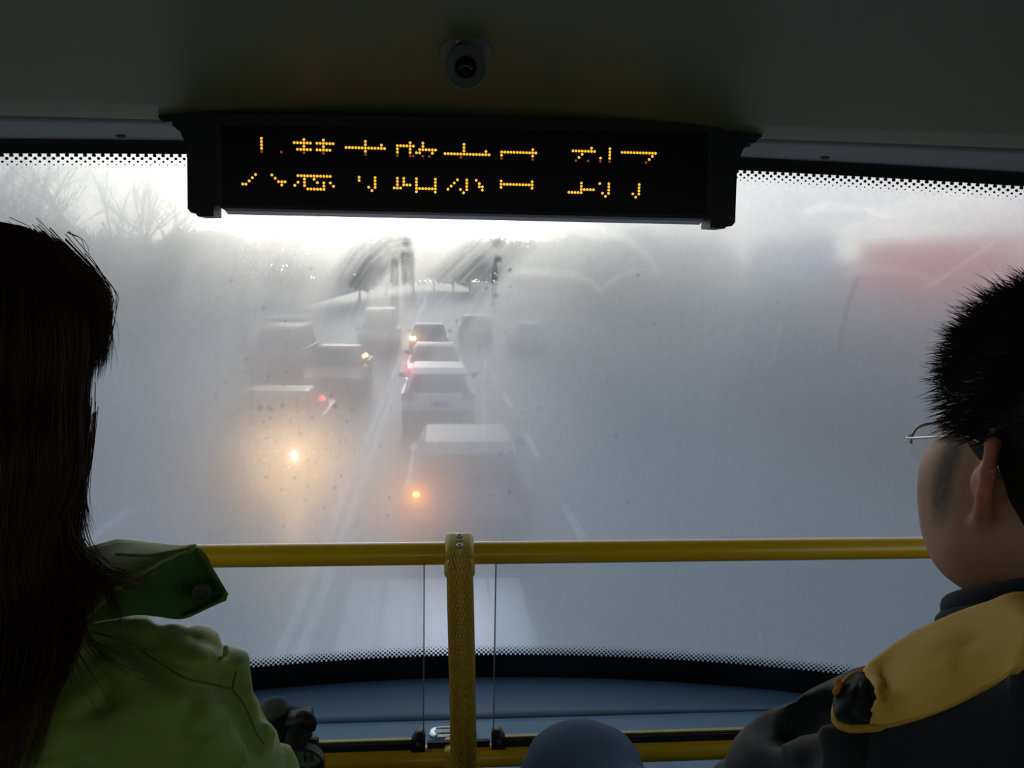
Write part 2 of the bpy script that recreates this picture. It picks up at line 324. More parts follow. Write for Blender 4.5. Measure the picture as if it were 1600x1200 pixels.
def hdr(x, v):
    zt = ztop(x)+0.024; yy = crY(x)+(wsY(x, zt)-0.012-crY(x))*v; z0 = 1.556-0.035*x*x
    return (x, yy, z0+(zt-z0)*v-0.006*math.sin(PI*v)+0.005)
hd = grid_sheet(hdr, xs, np.linspace(0, 1, 7), 0.010, 'trim_1', 'header'); struct(hd, 'light grey header strip between ceiling and windscreen')
for px, py in ((180, 190), (1293, 232)):
    b = atY(px, py, 1.62); v = 0.62; q = np.array(hdr(b[0], v))
    MB().sphere((q[0], q[1], q[2]-0.006), (0.009, 0.008, 0.005), 14, 8).build('fixing_stud', 'greyplastic', hd, True)
# side walls with one fogged window each, rear wall, floor, panel under the windscreen
def wall(name, x):
    m = MB(); h = 0.02
    for y0, y1, z0, z1 in ((-4, 1.62, -0.05, 0.72), (-4, 1.62, 1.36, 1.75), (1.22, 1.62, 0.72, 1.36), (-0.55, -0.42, 0.72, 1.36), (-2.23, -2.1, 0.72, 1.36), (-4.0, -3.9, 0.72, 1.36)):
        m.box((x, (y0+y1)/2, (z0+z1)/2), (h, (y1-y0)/2, (z1-z0)/2))
    return struct(m.build(name, 'wall'), 'dark side wall panel of the bus')
wall('wall_left', -1.245); wall('wall_right', 1.245)
_m = MB()
for a_, b_ in (((0, -4.02, 0.32), (1.27, 0.02, 0.42)), ((0, -4.02, 1.56), (1.27, 0.02, 0.24)), ((-1.16, -4.02, 1.03), (0.11, 0.02, 0.30)), ((1.16, -4.02, 1.03), (0.11, 0.02, 0.30))): _m.box(a_, b_)
struct(_m.build('wall_rear', 'wall'))
struct(MB().box((0, -1.1, -0.04), (1.27, 2.95, 0.035)).build('floor', 'floor'))
o = grid_sheet(lambda x, z: (x, wsY(x, 0.36)+0.01, z), xs, (-0.25, 0.0, 0.29), 0.03, 'wall_front', 'wall'); struct(o)
for s_, nm in ((-1, 'left'), (1, 'right')):   # slim corner posts at the windscreen ends
    struct(MB().tube([(s_*1.222, wsY(1.2, z)-0.01, z) for z in np.linspace(0.36, 1.6, 9)], 0.035, 8).build('trim_post_'+nm, 'seal', smooth=True))
def fog_mat(name, attr=None, clear=0.06, ref=0.5):
    m = bpy.data.materials.new(name); m.use_nodes = True; t = m.node_tree; t.nodes.clear()
    out = N(t, 'ShaderNodeOutputMaterial'); rf = N(t, 'ShaderNodeBsdfRefraction'); rf.distribution = 'GGX'; rf.inputs['Roughness'].default_value = FOG_ROUGH; rf.inputs['IOR'].default_value = FOG_IOR; rf.inputs[0].default_value = (0.845, 0.875, 0.905, 1)
    rw = N(t, 'ShaderNodeBsdfRefraction'); rw.distribution = 'GGX'; rw.inputs['Roughness'].default_value = FOG_ROUGH; rw.inputs['IOR'].default_value = FOG_WIDE; rw.inputs[0].default_value = (0.845, 0.875, 0.905, 1)
    m0 = N(t, 'ShaderNodeMixShader'); m0.inputs[0].default_value = 0.32; link(t, rf.outputs[0], m0.inputs[1]); link(t, rw.outputs[0], m0.inputs[2])
    tl = N(t, 'ShaderNodeBsdfTranslucent'); tl.inputs[0].default_value = FOG_TL
    tq = N(t, 'ShaderNodeBsdfTransparent'); tq.inputs[0].default_value = (0.93, 0.95, 0.95, 1); rs = N(t, 'ShaderNodeBsdfRefraction'); rs.distribution = 'GGX'; rs.inputs['Roughness'].default_value = 0.85; rs.inputs['IOR'].default_value = 1.014; rs.inputs[0].default_value = (0.845, 0.875, 0.905, 1)
    tp = N(t, 'ShaderNodeMixShader'); tp.inputs[0].default_value = 0.0; link(t, tq.outputs[0], tp.inputs[1]); link(t, rs.outputs[0], tp.inputs[2])
    m1 = N(t, 'ShaderNodeMixShader'); m1.inputs[0].default_value = 1-ref; link(t, m0.outputs[0], m1.inputs[1]); link(t, tl.outputs[0], m1.inputs[2])
    m2 = N(t, 'ShaderNodeMixShader'); link(t, m1.outputs[0], m2.inputs[1]); link(t, tp.outputs[0], m2.inputs[2])
    if not attr:
        m2.inputs[0].default_value = clear; link(t, m2.outputs[0], out.inputs[0]); return m
    def at(n): a = N(t, 'ShaderNodeAttribute'); a.attribute_name = n; return a.outputs['Fac']
    link(t, at('clear'), m2.inputs[0]); link(t, at('soft'), tp.inputs[0]); link(t, math_node(t, 'SUBTRACT', 1.0, at('sharp'), True), m1.inputs[0])
    fr = N(t, 'ShaderNodeBsdfPrincipled'); fr.inputs['Base Color'].default_value = (0.004, 0.004, 0.005, 1); fr.inputs['Roughness'].default_value = 0.45; fr.inputs['Specular IOR Level'].default_value = 0.2
    u = at('arc')
    def dots(v, pu, pv, rmax, rows):   # printed dot rows that shrink away from the black border
        row = math_node(t, 'FLOOR', math_node(t, 'DIVIDE', v, pv)); off = math_node(t, 'MULTIPLY', math_node(t, 'MODULO', row, 2.0), 0.5)
        du = math_node(t, 'MULTIPLY', math_node(t, 'SUBTRACT', math_node(t, 'FRACT', math_node(t, 'ADD', math_node(t, 'DIVIDE', u, pu), off)), 0.5), pu)
        dv = math_node(t, 'MULTIPLY', math_node(t, 'SUBTRACT', math_node(t, 'FRACT', math_node(t, 'DIVIDE', v, pv)), 0.5), pv)
        d = math_node(t, 'SQRT', math_node(t, 'ADD', math_node(t, 'POWER', du, 2), math_node(t, 'POWER', dv, 2)))
        r = math_node(t, 'MULTIPLY', math_node(t, 'SUBTRACT', 1.0, math_node(t, 'DIVIDE', row, rows)), rmax)
        return math_node(t, 'MULTIPLY', math_node(t, 'LESS_THAN', d, r), math_node(t, 'GREATER_THAN', v, 0.0))
    dt, db = at('dtop'), at('dbot')
    mk = math_node(t, 'ADD', dots(dt, 0.0148, 0.0056, 0.0036, 5.0), dots(db, 0.0102, 0.0046, 0.0036, 6.0))
    mk = math_node(t, 'ADD', mk, math_node(t, 'ADD', math_node(t, 'LESS_THAN', dt, 0.0), math_node(t, 'LESS_THAN', db, 0.0)), True)
    m3 = N(t, 'ShaderNodeMixShader'); link(t, mk, m3.inputs[0]); link(t, m2.outputs[0], m3.inputs[1]); link(t, fr.outputs[0], m3.inputs[2]); link(t, m3.outputs[0], out.inputs[0])
    return m
FOG_WIDE = 1.24
FOG_ROUGH, FOG_IOR, FOG_TL = 0.92, 1.08, (0.225, 0.285, 0.36, 1)
# windscreen: one bowed pane, 3 mm cells, condensation thickness stored per vertex
NX, NZ = 820, 400
gx = np.linspace(-1.205, 1.205, NX); gv = np.linspace(0, 1, NZ)
X = np.repeat(gx[:, None], NZ, 1); Z = 0.383+(ztop(X)+0.034-0.383)*gv[None, :]; Y = wsY(X, Z)
V = np.stack([X, Y, Z], 2).reshape(-1, 3); I = np.arange(NX*NZ).reshape(NX, NZ)
F = np.stack([I[:-1, :-1], I[1:, :-1], I[1:, 1:], I[:-1, 1:]], 2).reshape(-1, 4)
def gp(L): return np.array([[(q := at_glass(*p))[0], q[2]] for p in L])
def segdist(L):
    """distance to a polyline on the pane, running parameter 0..1 and signed side distance"""
    D = np.full(X.shape, 9.0); T = np.zeros(X.shape); SD = np.zeros(X.shape); n = len(L)-1
    for i in range(n):
        a, b = L[i], L[i+1]; q = b-a; l = q@q; t0 = ((X-a[0])*q[0]+(Z-a[1])*q[1])/l; t = np.clip(t0, 0, 1)
        dx, dz = X-a[0]-t*q[0], Z-a[1]-t*q[1]; d = np.hypot(dx, dz); m = d < D
        D[m] = d[m]; T[m] = ((i+t)/n)[m]; SD[m] = (np.sign(q[0]*dz-q[1]*dx)*d)[m]
    return D, T, SD
def sm(a, b, v): v = np.clip((v-a)/(b-a), 0, 1); return v*v*(3-2*v)
n1 = fbm(X*5+3, Z*5, 1.3); n2 = fbm(X*30, Z*9, 4.1); n3 = fbm(X*90, Z*5, 8.0)
hi = sm(1.12, 1.45, Z)                                           # thinner towards the top
clear = 0.10-0.08*sm(0.15, 0.60, X)+0.12*hi*(0.55+0.9*n1)*sm(0.25, -0.45, X)+0.05*hi*sm(0.5, 0.1, X)+0.27*np.exp(-((X+0.16)/0.28)**2-((Z-1.08)/0.17)**2)+0.36*np.exp(-((X-0.88)/0.16)**2-((Z-1.335)/0.065)**2)+0.10*np.exp(-((X-0.585)/0.07)**2-((Z-1.37)/0.06)**2)+0.36*np.exp(-((X-0.0)/0.15)**2-((Z-0.52)/0.10)**2)+0.05*(n2-0.5)+0.05*(n3-0.5)
clear += 0.03*sm(0.1, 0.5, X)*sm(1.2, 1.4, Z)*(n1)
sharp = 0.56+0.10*(n1-0.5)+0.16*hi-0.10*sm(0.95, 0.55, Z)
def wipe(px, w, amt, taper=(0.1, 0.3), fine=55, soft=1.0):
    """a hand-wiped stroke with fine lengthwise streaks"""
    global clear, sharp
    D, T, SD = segdist(gp(px)); m = D < w*1.6
    prof = sm(1.0, 1.0-0.55*soft, D/w+0.25*(vnoise(SD*90+3, T*3, 2.0)-0.5)); ends = sm(0, taper[0], T)*sm(1, 1-taper[1], T)
    st = 0.62+0.38*vnoise(SD*fine*4+9, T*1.5, 5.0)+0.75*(vnoise(SD*fine*12, T*3, 1.0)-0.5); a = 0.66*amt*prof*ends*st
    clear = np.where(m, clear+a, clear); sharp = np.where(m, sharp-a*0.5, sharp)
wipe([(650, 378), (610, 384), (578, 410), (552, 448), (533, 490), (520, 545), (512, 600)], 0.055, 0.55, (0.06, 0.35))
wipe([(600, 395), (566, 440), (545, 495), (535, 560)], 0.030, 0.30, (0.2, 0.4))
wipe([(815, 350), (780, 385), (735, 425), (690, 468), (655, 520), (625, 600), (600, 690)], 0.060, 0.50, (0.04, 0.5))
wipe([(780, 400), (740, 450), (705, 505), (680, 560)], 0.045, 0.40, (0.15, 0.5))
wipe([(618, 402), (616, 450), (618, 520)], 0.010, 0.42, (0.05, 0.5), soft=.6)
wipe([(636, 392), (638, 440), (642, 500)], 0.016, 0.45, (0.05, 0.5), soft=.6)
wipe([(775, 395), (773, 430), (771, 470), (772, 520)], 0.006, 0.45, (0.1, 0.6), soft=.5)
wipe([(300, 345), (260, 400), (240, 470), (236, 540)], 0.05, 0.14, (0.2, 0.5))
wipe([(470, 400), (440, 450), (425, 520)], 0.05, 0.14, (0.2, 0.5))
wipe([(1150, 360), (1060, 372), (990, 400), (940, 450), (920, 520)], 0.07, 0.09, (0.2, 0.4))
wipe([(1330, 345), (1300, 375), (1290, 400)], 0.03, 0.12, (0.2, 0.4))
wipe([(1240, 420), (1330, 372), (1450, 372), (1600, 400)], 0.05, 0.13, (0.2, 0.1), 30)
wipe([(1210, 350), (1290, 330), (1400, 320), (1600, 330)], 0.030, 0.07, (0.2, 0.1), 30)
wipe([(1342, 425), (1328, 470), (1315, 520), (1308, 560)], 0.005, 0.30, (0.1, 0.4), soft=.5)
def ridge(px, w, amt):
    """pale line of pushed-up water along the edge of a wipe"""
    global clear, sharp
    D, T, SD = segdist(gp(px)); a = amt*np.exp(-(D/w)**2)*sm(0, 0.15, T)*sm(1, 0.8, T)*(0.2+1.0*vnoise(T*13, D*200, 1.0)); clear = clear*(1-a*.7); sharp = sharp+a*0.22
ridge([(790, 425), (840, 425), (890, 428), (925, 440), (950, 470)], 0.008, 0.8); ridge([(860, 352), (930, 355), (985, 375), (1018, 405), (1030, 440)], 0.007, 0.8)
ridge([(930, 460), (970, 430), (1010, 420), (1050, 430)], 0.006, 0.6); ridge([(1240, 335), (1290, 322), (1350, 326), (1410, 348)], 0.009, 0.9)
ridge([(1290, 370), (1350, 352), (1412, 360), (1450, 385)], 0.010, 0.8); ridge([(1300, 440), (1350, 420), (1420, 425), (1490, 450)], 0.010, 0.7)
ridge([(1430, 460), (1480, 430), (1530, 395), (1560, 370)], 0.004, 0.9); ridge([(1300, 395), (1320, 372), (1380, 370), (1420, 362)], 0.007, 0.8)
ridge([(648, 475), (640, 515), (615, 580), (598, 640)], 0.010, 0.5); ridge([(600, 418), (565, 470), (550, 540)], 0.007, 0.5)
ridge([(1345, 340), (1400, 330), (1500, 310), (1600, 318)], 0.02, 0.6); ridge([(760, 540), (755, 620), (757, 690)], 0.004, 0.5); ridge([(1222, 495), (1212, 545), (1200, 580)], 0.005, 0.5)
# runs of water and drops
for i in range(150):
    x0 = RNG.uniform(-1.0, 1.0); z0 = RNG.uniform(0.6, 1.2); L = RNG.uniform(0.08, 0.4); w = RNG.uniform(0.0014, 0.0035)
    wob = 0.004*np.sin(Z*40+i)+0.003*np.sin(Z*17+2*i); a = np.exp(-((X-x0-wob)/w)**2)*sm(z0-L, z0-L+0.05, Z)*sm(z0, z0-0.1, Z); clear += a*RNG.uniform(-0.05, 0.10)
for i in range(80):
    p = at_glass(RNG.normal(490, 80), RNG.normal(715, 85)) if i < 52 else at_glass(RNG.uniform(350, 1250), RNG.uniform(420, 800)); r = abs(RNG.normal(0.0, 0.0012))+0.0016
    e_ = np.exp(-(((X-p[0])/r)**2+((Z-p[2])/(r*1.15))**2)); clear += e_*0.30; sharp -= e_*0.3
for px, py, r in ((636, 378, 0.010), (778, 378, 0.010), (772, 436, 0.005), (760, 450, 0.004), (775, 462, 0.005), (797, 422, 0.004), (780, 405, 0.006)):
    p = at_glass(px, py); e_ = np.exp(-((X-p[0])**2+(Z-p[2])**2)/r**2)*(0.4+1.2*vnoise(X*300, Z*300, 1.0)); clear += e_*0.35; sharp -= e_*0.3
gl_ = RNG.random(X.shape); sharp += 0.07*(vnoise(X*190, Z*150, 3.0)-0.5)+0.55*(gl_ > 0.985)*np.exp(-((X+0.345)/0.09)**2-((Z-0.955)/0.11)**2)
clear = np.clip(clear, 0.02, 0.92); sharp = np.clip(sharp, 0.12, 0.95)
wsm = fog_mat('fogged_windscreen', True)
wso = obj('window_1', V, F, wsm, None, True); struct(wso, 'large bowed windscreen fogged with condensation and hand-wiped streaks')
for nm, arr in (('clear', clear), ('sharp', sharp), ('soft', np.clip(0.38+0.62*np.maximum(sm(0.25, 0.5, X), sm(-0.35, -0.6, X)*0.4)+0.62*np.exp(-(X/0.32)**2-((Z-0.5)/0.14)**2), 0, 1)), ('dtop', ztop(X)-Z), ('dbot', Z-ZB), ('arc', X*(1+0.018*X*X))):
    a = wso.data.attributes.new(nm, 'FLOAT', 'POINT'); a.data.foreach_set('value', np.ascontiguousarray(arr, np.float32).ravel())
sidefog = fog_mat('fogged_side_window', None, 0.92, 0.4)
k = 2
for s_ in (-1, 1):
    for y0, y1 in ((-0.42, 1.22), (-2.1, -0.55), (-3.9, -2.23)):
        w_ = struct(MB().box((s_*1.245, (y0+y1)/2, 1.04), (0.003, (y1-y0)/2+0.01, 0.33)).build('window_%d' % k, sidefog), 'fogged side window of the bus')
        fr = MB(); cy_, hy = (y0+y1)/2, (y1-y0)/2
        for a, b in (((s_*1.225, cy_, 0.73), (0.008, hy, 0.012)), ((s_*1.225, cy_, 1.35), (0.008, hy, 0.012)), ((s_*1.225, y0+0.012, 1.04), (0.008, 0.012, 0.30)), ((s_*1.225, y1-0.012, 1.04), (0.008, 0.012, 0.30))): fr.box(a, b)
        fr.build('window_frame', 'seal', w_); k += 1

struct(MB().box((0, -4.02, 1.03), (1.07, 0.004, 0.31)).build('window_%d' % k, sidefog), 'rear window of the upper deck')
# ------------------------------------------------------------------ front ledge
db = thing('dashboard', 'blue-grey moulded ledge under the fogged windscreen', 'dashboard', (0, 1.62, 0.385))
xs2 = np.linspace(-1.2, 1.2, 40)
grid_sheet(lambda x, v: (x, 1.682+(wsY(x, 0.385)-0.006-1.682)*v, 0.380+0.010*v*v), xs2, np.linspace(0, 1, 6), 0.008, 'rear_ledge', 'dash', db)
PR = [(1.679, 0.378), (1.66, 0.381), (1.60, 0.380), (1.50, 0.375), (1.42, 0.368), (1.395, 0.355), (1.385, 0.32), (1.381, 0.30)]
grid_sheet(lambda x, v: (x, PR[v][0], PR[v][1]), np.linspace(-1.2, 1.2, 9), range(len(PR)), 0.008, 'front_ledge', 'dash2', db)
def stadium(l, w, n=10): return [(l-w+w*math.cos(t), w*math.sin(t)) for t in np.linspace(-PI/2, PI/2, n)]+[(-(l-w)+w*math.cos(t), w*math.sin(t)) for t in np.linspace(PI/2, 3*PI/2, n)]
lc = np.array([-0.0115, 1.621, 0.386]); st = stadium(0.048, 0.017)
la = MB().loft([[lc+(x*s_, y*s_, z) for x, y in st] for s_, z in ((1, -0.003), (1, 0.003), (0.94, 0.006))]).build('latch_plate', 'chrome', db, False); la['label'] = 'chrome oval latch plate'
for dy in (-0.009, 0.009): MB().tube([lc+(x, dy, 0.007) for x in np.linspace(-0.034, 0.034, 5)], 0.0022, 6).build('latch_ridge', 'chrome', la, True)
MB().box(lc+(0, 0, 0.0066), (0.036, 0.004, 0.0007)).build('latch_slot', 'lip', la)

# ------------------------------------------------------------------ guard rail in front of the first seats
gr = thing('guard_rail', 'yellow tubular guard rail with central textured pole and clear panels', 'guard rail', (-0.012, 1.30, 0.0))
RY, RZ, RL = 1.30, 0.865, 0.527
MB().tube([(x, RY, RZ) for x in np.linspace(-1.215, 1.215, 9)], 0.0178, 20).build('upper_rail', 'yellow', gr, True)
MB().tube([(x, RY, RL) for x in np.linspace(-1.215, 1.215, 9)], 0.0178, 20).build('lower_rail', 'yellow', gr, True)
pm = mat('yellow_diamond_grip', (0.82, 0.48, 0.022), 0.36); t = pm.node_tree; b = t.nodes['Principled BSDF']
uv = N(t, 'ShaderNodeAttribute'); uv.attribute_name = 'grip'; sp = N(t, 'ShaderNodeSeparateXYZ'); link(t, uv.outputs['Vector'], sp.inputs[0])
def diam(sg): return math_node(t, 'ABSOLUTE', math_node(t, 'SINE', math_node(t, 'ADD', math_node(t, 'MULTIPLY', sp.outputs[0], 12*PI), math_node(t, 'MULTIPLY', sp.outputs[1], sg*PI/0.0125))))
hgt = math_node(t, 'MINIMUM', math_node(t, 'POWER', diam(1), 0.5), math_node(t, 'POWER', diam(-1), 0.5)); bp = N(t, 'ShaderNodeBump'); bp.inputs['Strength'].default_value = 0.9; bp.inputs['Distance'].default_value = 0.005
link(t, hgt, bp.inputs['Height']); link(t, bp.outputs[0], b.inputs['Normal'])
pp = spline([(-0.012, 1.287, 0.868), (-0.012, 1.266, 0.858), (-0.0115, 1.250, 0.832), (-0.010, 1.243, 0.78), (-0.007, 1.241, 0.68), (-0.004, 1.240, 0.55), (0.0, 1.24, 0.3), (0.0, 1.24, 0.0)], 60)
m = MB(); m.tube(pp, 0.0202, 28); po = m.build('pole', pm, gr, True); po['label'] = 'textured yellow pole'
al = np.concatenate([[0], np.cumsum(np.linalg.norm(np.diff(pp, axis=0), axis=1))]); a = po.data.attributes.new('grip', 'FLOAT_VECTOR', 'POINT')
a.data.foreach_set('vector', np.array([[min(j, 28-j)/28*2, al[i], 0] for i in range(60) for j in range(28)], np.float32).ravel())
cl = MB(); cl.box((-0.012, 1.294, 0.866), (0.022, 0.026, 0.0245), rotx(0.35), 0.008); cl.lathe([(0.021, 0), (0.0235, 0.004), (0.0235, 0.020), (0.0222, 0.024)], (-0.012, 1.275, 0.862), (0, -0.55, -0.83), 24)
cl = cl.build('clamp', 'clampy', gr, True); cl['label'] = 'pale yellow cast clamp'
nrm = np.array([0, -math.sin(0.35), math.cos(0.35)]); tg = np.array([0, -math.cos(0.35), -math.sin(0.35)]); top = np.array([-0.012, 1.294, 0.866])+nrm*0.0243
for dd in (-0.013, 0.012):
    c = top+tg*dd; sc = MB().lathe([(0.0052, 0), (0.0052, 0.0012), (0.0042, 0.0016), (0.0030, 0.0016), (0.0028, 0.0004)], c, nrm, 16).build('screw', 'steel', cl, False)
# faint cast mark between the screws, unreadable in the photograph
for q in range(5): MB().box(top+tg*0.0005+np.array([(q-2)*0.0022, 0, 0])+nrm*0.0003, (0.0006, 0.0013, 0.0004), rotx(0.35)).build('cast_mark', 'thread', cl)
MB().box((-0.012, 1.30, RL), (0.022, 0.024, 0.0235), None, 0.007).build('lower_clamp', 'clampy', gr, False)
def clear_glass(name, tint=(0.93, 0.96, 0.96)):
    m = bpy.data.materials.new(name); m.use_nodes = True; t = m.node_tree; t.nodes.clear(); o = N(t, 'ShaderNodeOutputMaterial'); tp = N(t, 'ShaderNodeBsdfTransparent'); tp.inputs[0].default_value = (*tint, 1)
    gl = N(t, 'ShaderNodeBsdfGlossy'); gl.inputs['Roughness'].default_value = 0.05; fr = N(t, 'ShaderNodeFresnel'); fr.inputs[0].default_value = 1.45
    mx = N(t, 'ShaderNodeMixShader'); link(t, math_node(t, 'MULTIPLY', fr.outputs[0], 0.6), mx.inputs[0]); link(t, tp.outputs[0], mx.inputs[1]); link(t, gl.outputs[0], mx.inputs[2]); link(t, mx.outputs[0], o.inputs[0]); return m
MT['glass'] = clear_glass('clear_panel_glass'); MT['edge'] = mat('glass_edge', (0.20, 0.24, 0.24), 0.3); MT['spec_glass'] = clear_glass('spectacle_glass', (0.985, 0.985, 0.985))
for x0, x1, xe in ((-1.19, -0.066, -0.066), (0.0455, 1.19, 0.0455)):
    g = MB().box(((x0+x1)/2, RY, 0.699), ((x1-x0)/2, 0.003, 0.150)).build('glass_panel', 'glass', gr)
    MB().box((xe, RY, 0.699), (0.0009, 0.0034, 0.150)).build('panel_edge', 'edge', g)
    m = MB().box(((x0+x1)/2, RY, 0.549), ((x1-x0)/2, 0.006, 0.006)).build('channel', 'seal', gr)
    MB().box(((x0+x1)/2, RY+0.004, 0.5565), ((x1-x0)/2, 0.004, 0.0016)).build('channel_edge', 'clampy', m)
    sg = 1 if x0 < -1 else -1; c = np.array([xe+sg*-0.008, RY-0.004, 0.556])
    MB().loft([[c+(x*0.0085, y, z) for x, y in ((-1, -0.009), (1, -0.009), (1, 0.009), (-1, 0.009))] if False else [c+(sx_*(0.011-q*0.004)+sg*q*0.004, sy_*0.009, z) for sx_, sy_ in ((-1, -1), (1, -1), (1, 1), (-1, 1))] for q, z in ((0, -0.012), (0.0, 0.004), (0.6, 0.014), (1.3, 0.018))]).build('clip', 'black', gr, True)
    MB().tube([c+(0, -0.009, 0.002), c+(0, -0.0125, 0.002)], 0.004, 10).build('clip_screw', 'greyplastic', gr, True)
MB().box((-0.010, RY, 0.549), (0.05, 0.004, 0.005)).build('channel', 'seal', gr)

# ------------------------------------------------------------------ led sign
SY = 1.55
sg = thing('destination_sign', 'black hanging LED sign with two lines of orange dot characters', 'sign', (0.008, SY+0.04, 1.565))
def prism(P, y0, y1, name, m, parent, bev=0.0):
    P = [p for p in P]; n = len(P); mb = MB(); mb.add([(p[0], y0, p[2]) for p in P]+[(p[0], y1, p[2]) for p in P], [tuple(range(n))[::-1], tuple(n+i for i in range(n))]+[(i, (i+1) % n, n+(i+1) % n, n+i) for i in range(n)])
    return mb.build(name, m, parent)
q = lambda L: [atY(a, b_, SY) for a, b_ in L]
prism(q([(318, 176), (1128, 192), (1122, 335), (1100, 345), (350, 328), (326, 312)]), SY, SY+0.075, 'housing', 'black', sg)
prism(q([(345, 196), (1106, 206), (1104, 336), (349, 320)]), SY-0.002, SY+0.002, 'display_face', 'face', sg)
b0, b1 = atY(352, 328.5, SY), atY(1098, 345, SY)
lp = MB().loft([[p+(0, y, z) for y, z in ((-0.003, 0.0035), (-0.003, -0.001), (0.02, -0.006), (0.02, 0.002))] for p in (b0, b1)]).build('bottom_lip', 'lip', sg)
BL = [(245, 177), (360, 178), (360, 318), (333, 322), (333, 338), (308, 338), (304, 333), (297, 332), (292, 326), (291, 240), (288, 222), (280, 205), (268, 195), (268, 190), (255, 190), (247, 184)]
BR = [(1192, 206), (1192, 213), (1183, 218), (1183, 222), (1172, 224), (1163, 232), (1156, 248), (1153, 262), (1150, 347), (1145, 353), (1136, 354), (1134, 357), (1111, 356), (1112, 342), (1085, 338), (1085, 195)]
for L in (BL, BR):
    br = prism(q(L), SY+0.004, SY+0.060, 'end_bracket', 'black', sg)
    xx = np.mean([p[0] for p in q(L[11:13] if L is BL else L[3:5])]); zz = q(L[12:13] if L is BL else L[3:4])[0][2]
    MB().lathe([(0.006, -0.003), (0.006, 0.003), (0.004, 0.005)], (xx, SY+0.03, zz), (0, 0, -1), 12).build('bolt', 'greyplastic', br, True)
R = {}
def dots(row, *cols):
    for c in cols:
        if isinstance(c, tuple):
            for k_ in range(c[0], c[1]+1): R[(k_, row)] = 1
        else: R[(c, row)] = 1
def dim(*cr):
    for c, r_ in cr: R[(c, r_)] = 0
for r_ in range(4): dots(r_, 6)
dim((6, 4), (12, 4))
dots(0, 19, 25); dots(1, (16, 21), (23, 28)); dots(2, 19, 25); dots(3, (17, 21), (23, 27)); dim((19, 4), (25, 4))
dots(0, 38); dots(1, 38, 43); dots(2, (32, 44)); dots(3, 38); dim((38, 4))
dots(0, 52, 56); dots(1, (48, 53), 56); dots(2, 48, 52, (55, 60)); dots(3, 48, 52, 54, 55, 59); dim((48, 4), (52, 4), (53, 4), (56, 4), (58, 4))
dots(0, 69); dots(1, 69); dots(2, 69, 76); dots(3, (63, 77)); dim((68, 4))
dots(1, 91); dots(2, (81, 92)); dots(3, 81, 91); dim((81, 4), (91, 4))
dots(0, 110, 116); dots(1, (104, 111), 116); dots(2, 107, 116); dots(3, 106, 113, 116); dim((105, 4), (109, 4), (113, 4), (116, 4))
dots(1, (120, 131)); dots(2, 130); dots(3, 129); dim((128, 4))
dots(11, 4, 9); dots(12, 3, 10); dots(13, 2, 11, 12, 13); dots(14, 0, 1, 12)
dots(11, (17, 27)); dots(12, 19, 22); dots(13, 17, 19, 23, 25, 27); dots(14, 16, 19, 25, 28); dots(15, (20, 25))
dots(11, 36, 41); dots(12, 36, 41); dots(13, 41); dots(14, 39, 41); dots(15, 40)
dots(11, 48, 50, 54, 60); dots(12, 48, 50, 54, 60); dots(13, 48, (50, 52), 54, 60); dots(14, 47, 48, 49, (54, 60)); dots(15, 54, 60)
dots(11, 67, 70, 73); dots(12, 66, 70, 74); dots(13, 65, 70, 74, 75); dots(14, 64, 68, 70, 75); dots(15, 69)
dots(11, 81, 91); dots(12, (81, 91)); dots(13, 81, 91)
dots(11, 107, 113, 116); dots(12, 107, 116); dots(13, (107, 111), 116); dots(14, (103, 107), 114, 116); dots(15, 115)
dots(11, 126); dots(12, 126); dots(13, 126); dots(14, 124, 126); dots(15, 125)
L00, L11 = atY(379.1, 287.5, SY-0.003), atY(1024.3, 239.5, SY-0.003); pxp = (L11[0]-L00[0])/131; pzp = (L11[2]-L00[2])/13
MT['led'] = mat('lit_orange_led', (0.3, 0.1, 0.0), 0.4, emit=(1.0, 0.47, 0.03), estr=1.4); MT['leddim'] = mat('dim_orange_led', (0.1, 0.03, 0.0), 0.4, emit=(0.45, 0.12, 0.03), estr=0.45)
for lit, nm in ((1, 'led_dots'), (0, 'dim_led_dots')):
    m = MB()
    for (c, r_), v in R.items():
        if v == lit: m.sphere((L00[0]+c*pxp, SY-0.0025, L00[2]+(14-r_)*pzp), (0.00235, 0.0012, 0.00235), 8, 5)
    e_ = m.build(nm, 'led' if lit else 'leddim', sg, True); e_['kind'] = 'stuff'; e_['label'] = ('glowing' if lit else 'dim')+' orange dots forming the characters'

# ------------------------------------------------------------------ ceiling camera
cp = atY(727, 135, 1.40); cz = float(ceil_z(np.array(cp[0]), 1.40)); cc = np.array([cp[0], 1.40, cz])
sc = thing('security_camera', 'small grey dome security camera on the ceiling above the sign', 'camera', tuple(cc))
nr = np.array([0, -0.42, -0.9]); nr /= np.linalg.norm(nr)
bpn = MB().lathe([(0.043, -0.006), (0.043, 0.004), (0.040, 0.008), (0.030, 0.010)], cc, nr, 28).build('base_plate', 'camgrey', sc, True)
MB().lathe([(0.004, 0), (0.004, 0.003)], cc+nr*0.006+np.array([-0.012, -0.03, 0.012]), nr, 10).build('base_screw', 'steel', bpn, True)
bc = cc+np.array([0, -0.012, -0.024]); ax = CAM-bc+np.array([0, 0, -0.15]); ax = ax/np.linalg.norm(ax)
MB().sphere(bc-ax*0.010, 0.0285, 24, 16).build('ball', 'camgrey', sc, True)
MB().lathe([(0.029, 0.010), (0.0325, 0.016), (0.0325, 0.026), (0.0305, 0.028), (0.0295, 0.022), (0.019, 0.0235), (0.0183, 0.0205)], bc, ax, 32).build('shroud', 'camgrey', sc, True)
le = MB().sphere(bc+ax*0.0125, 0.0182, 20, 12).build('lens', 'lens', sc, True)
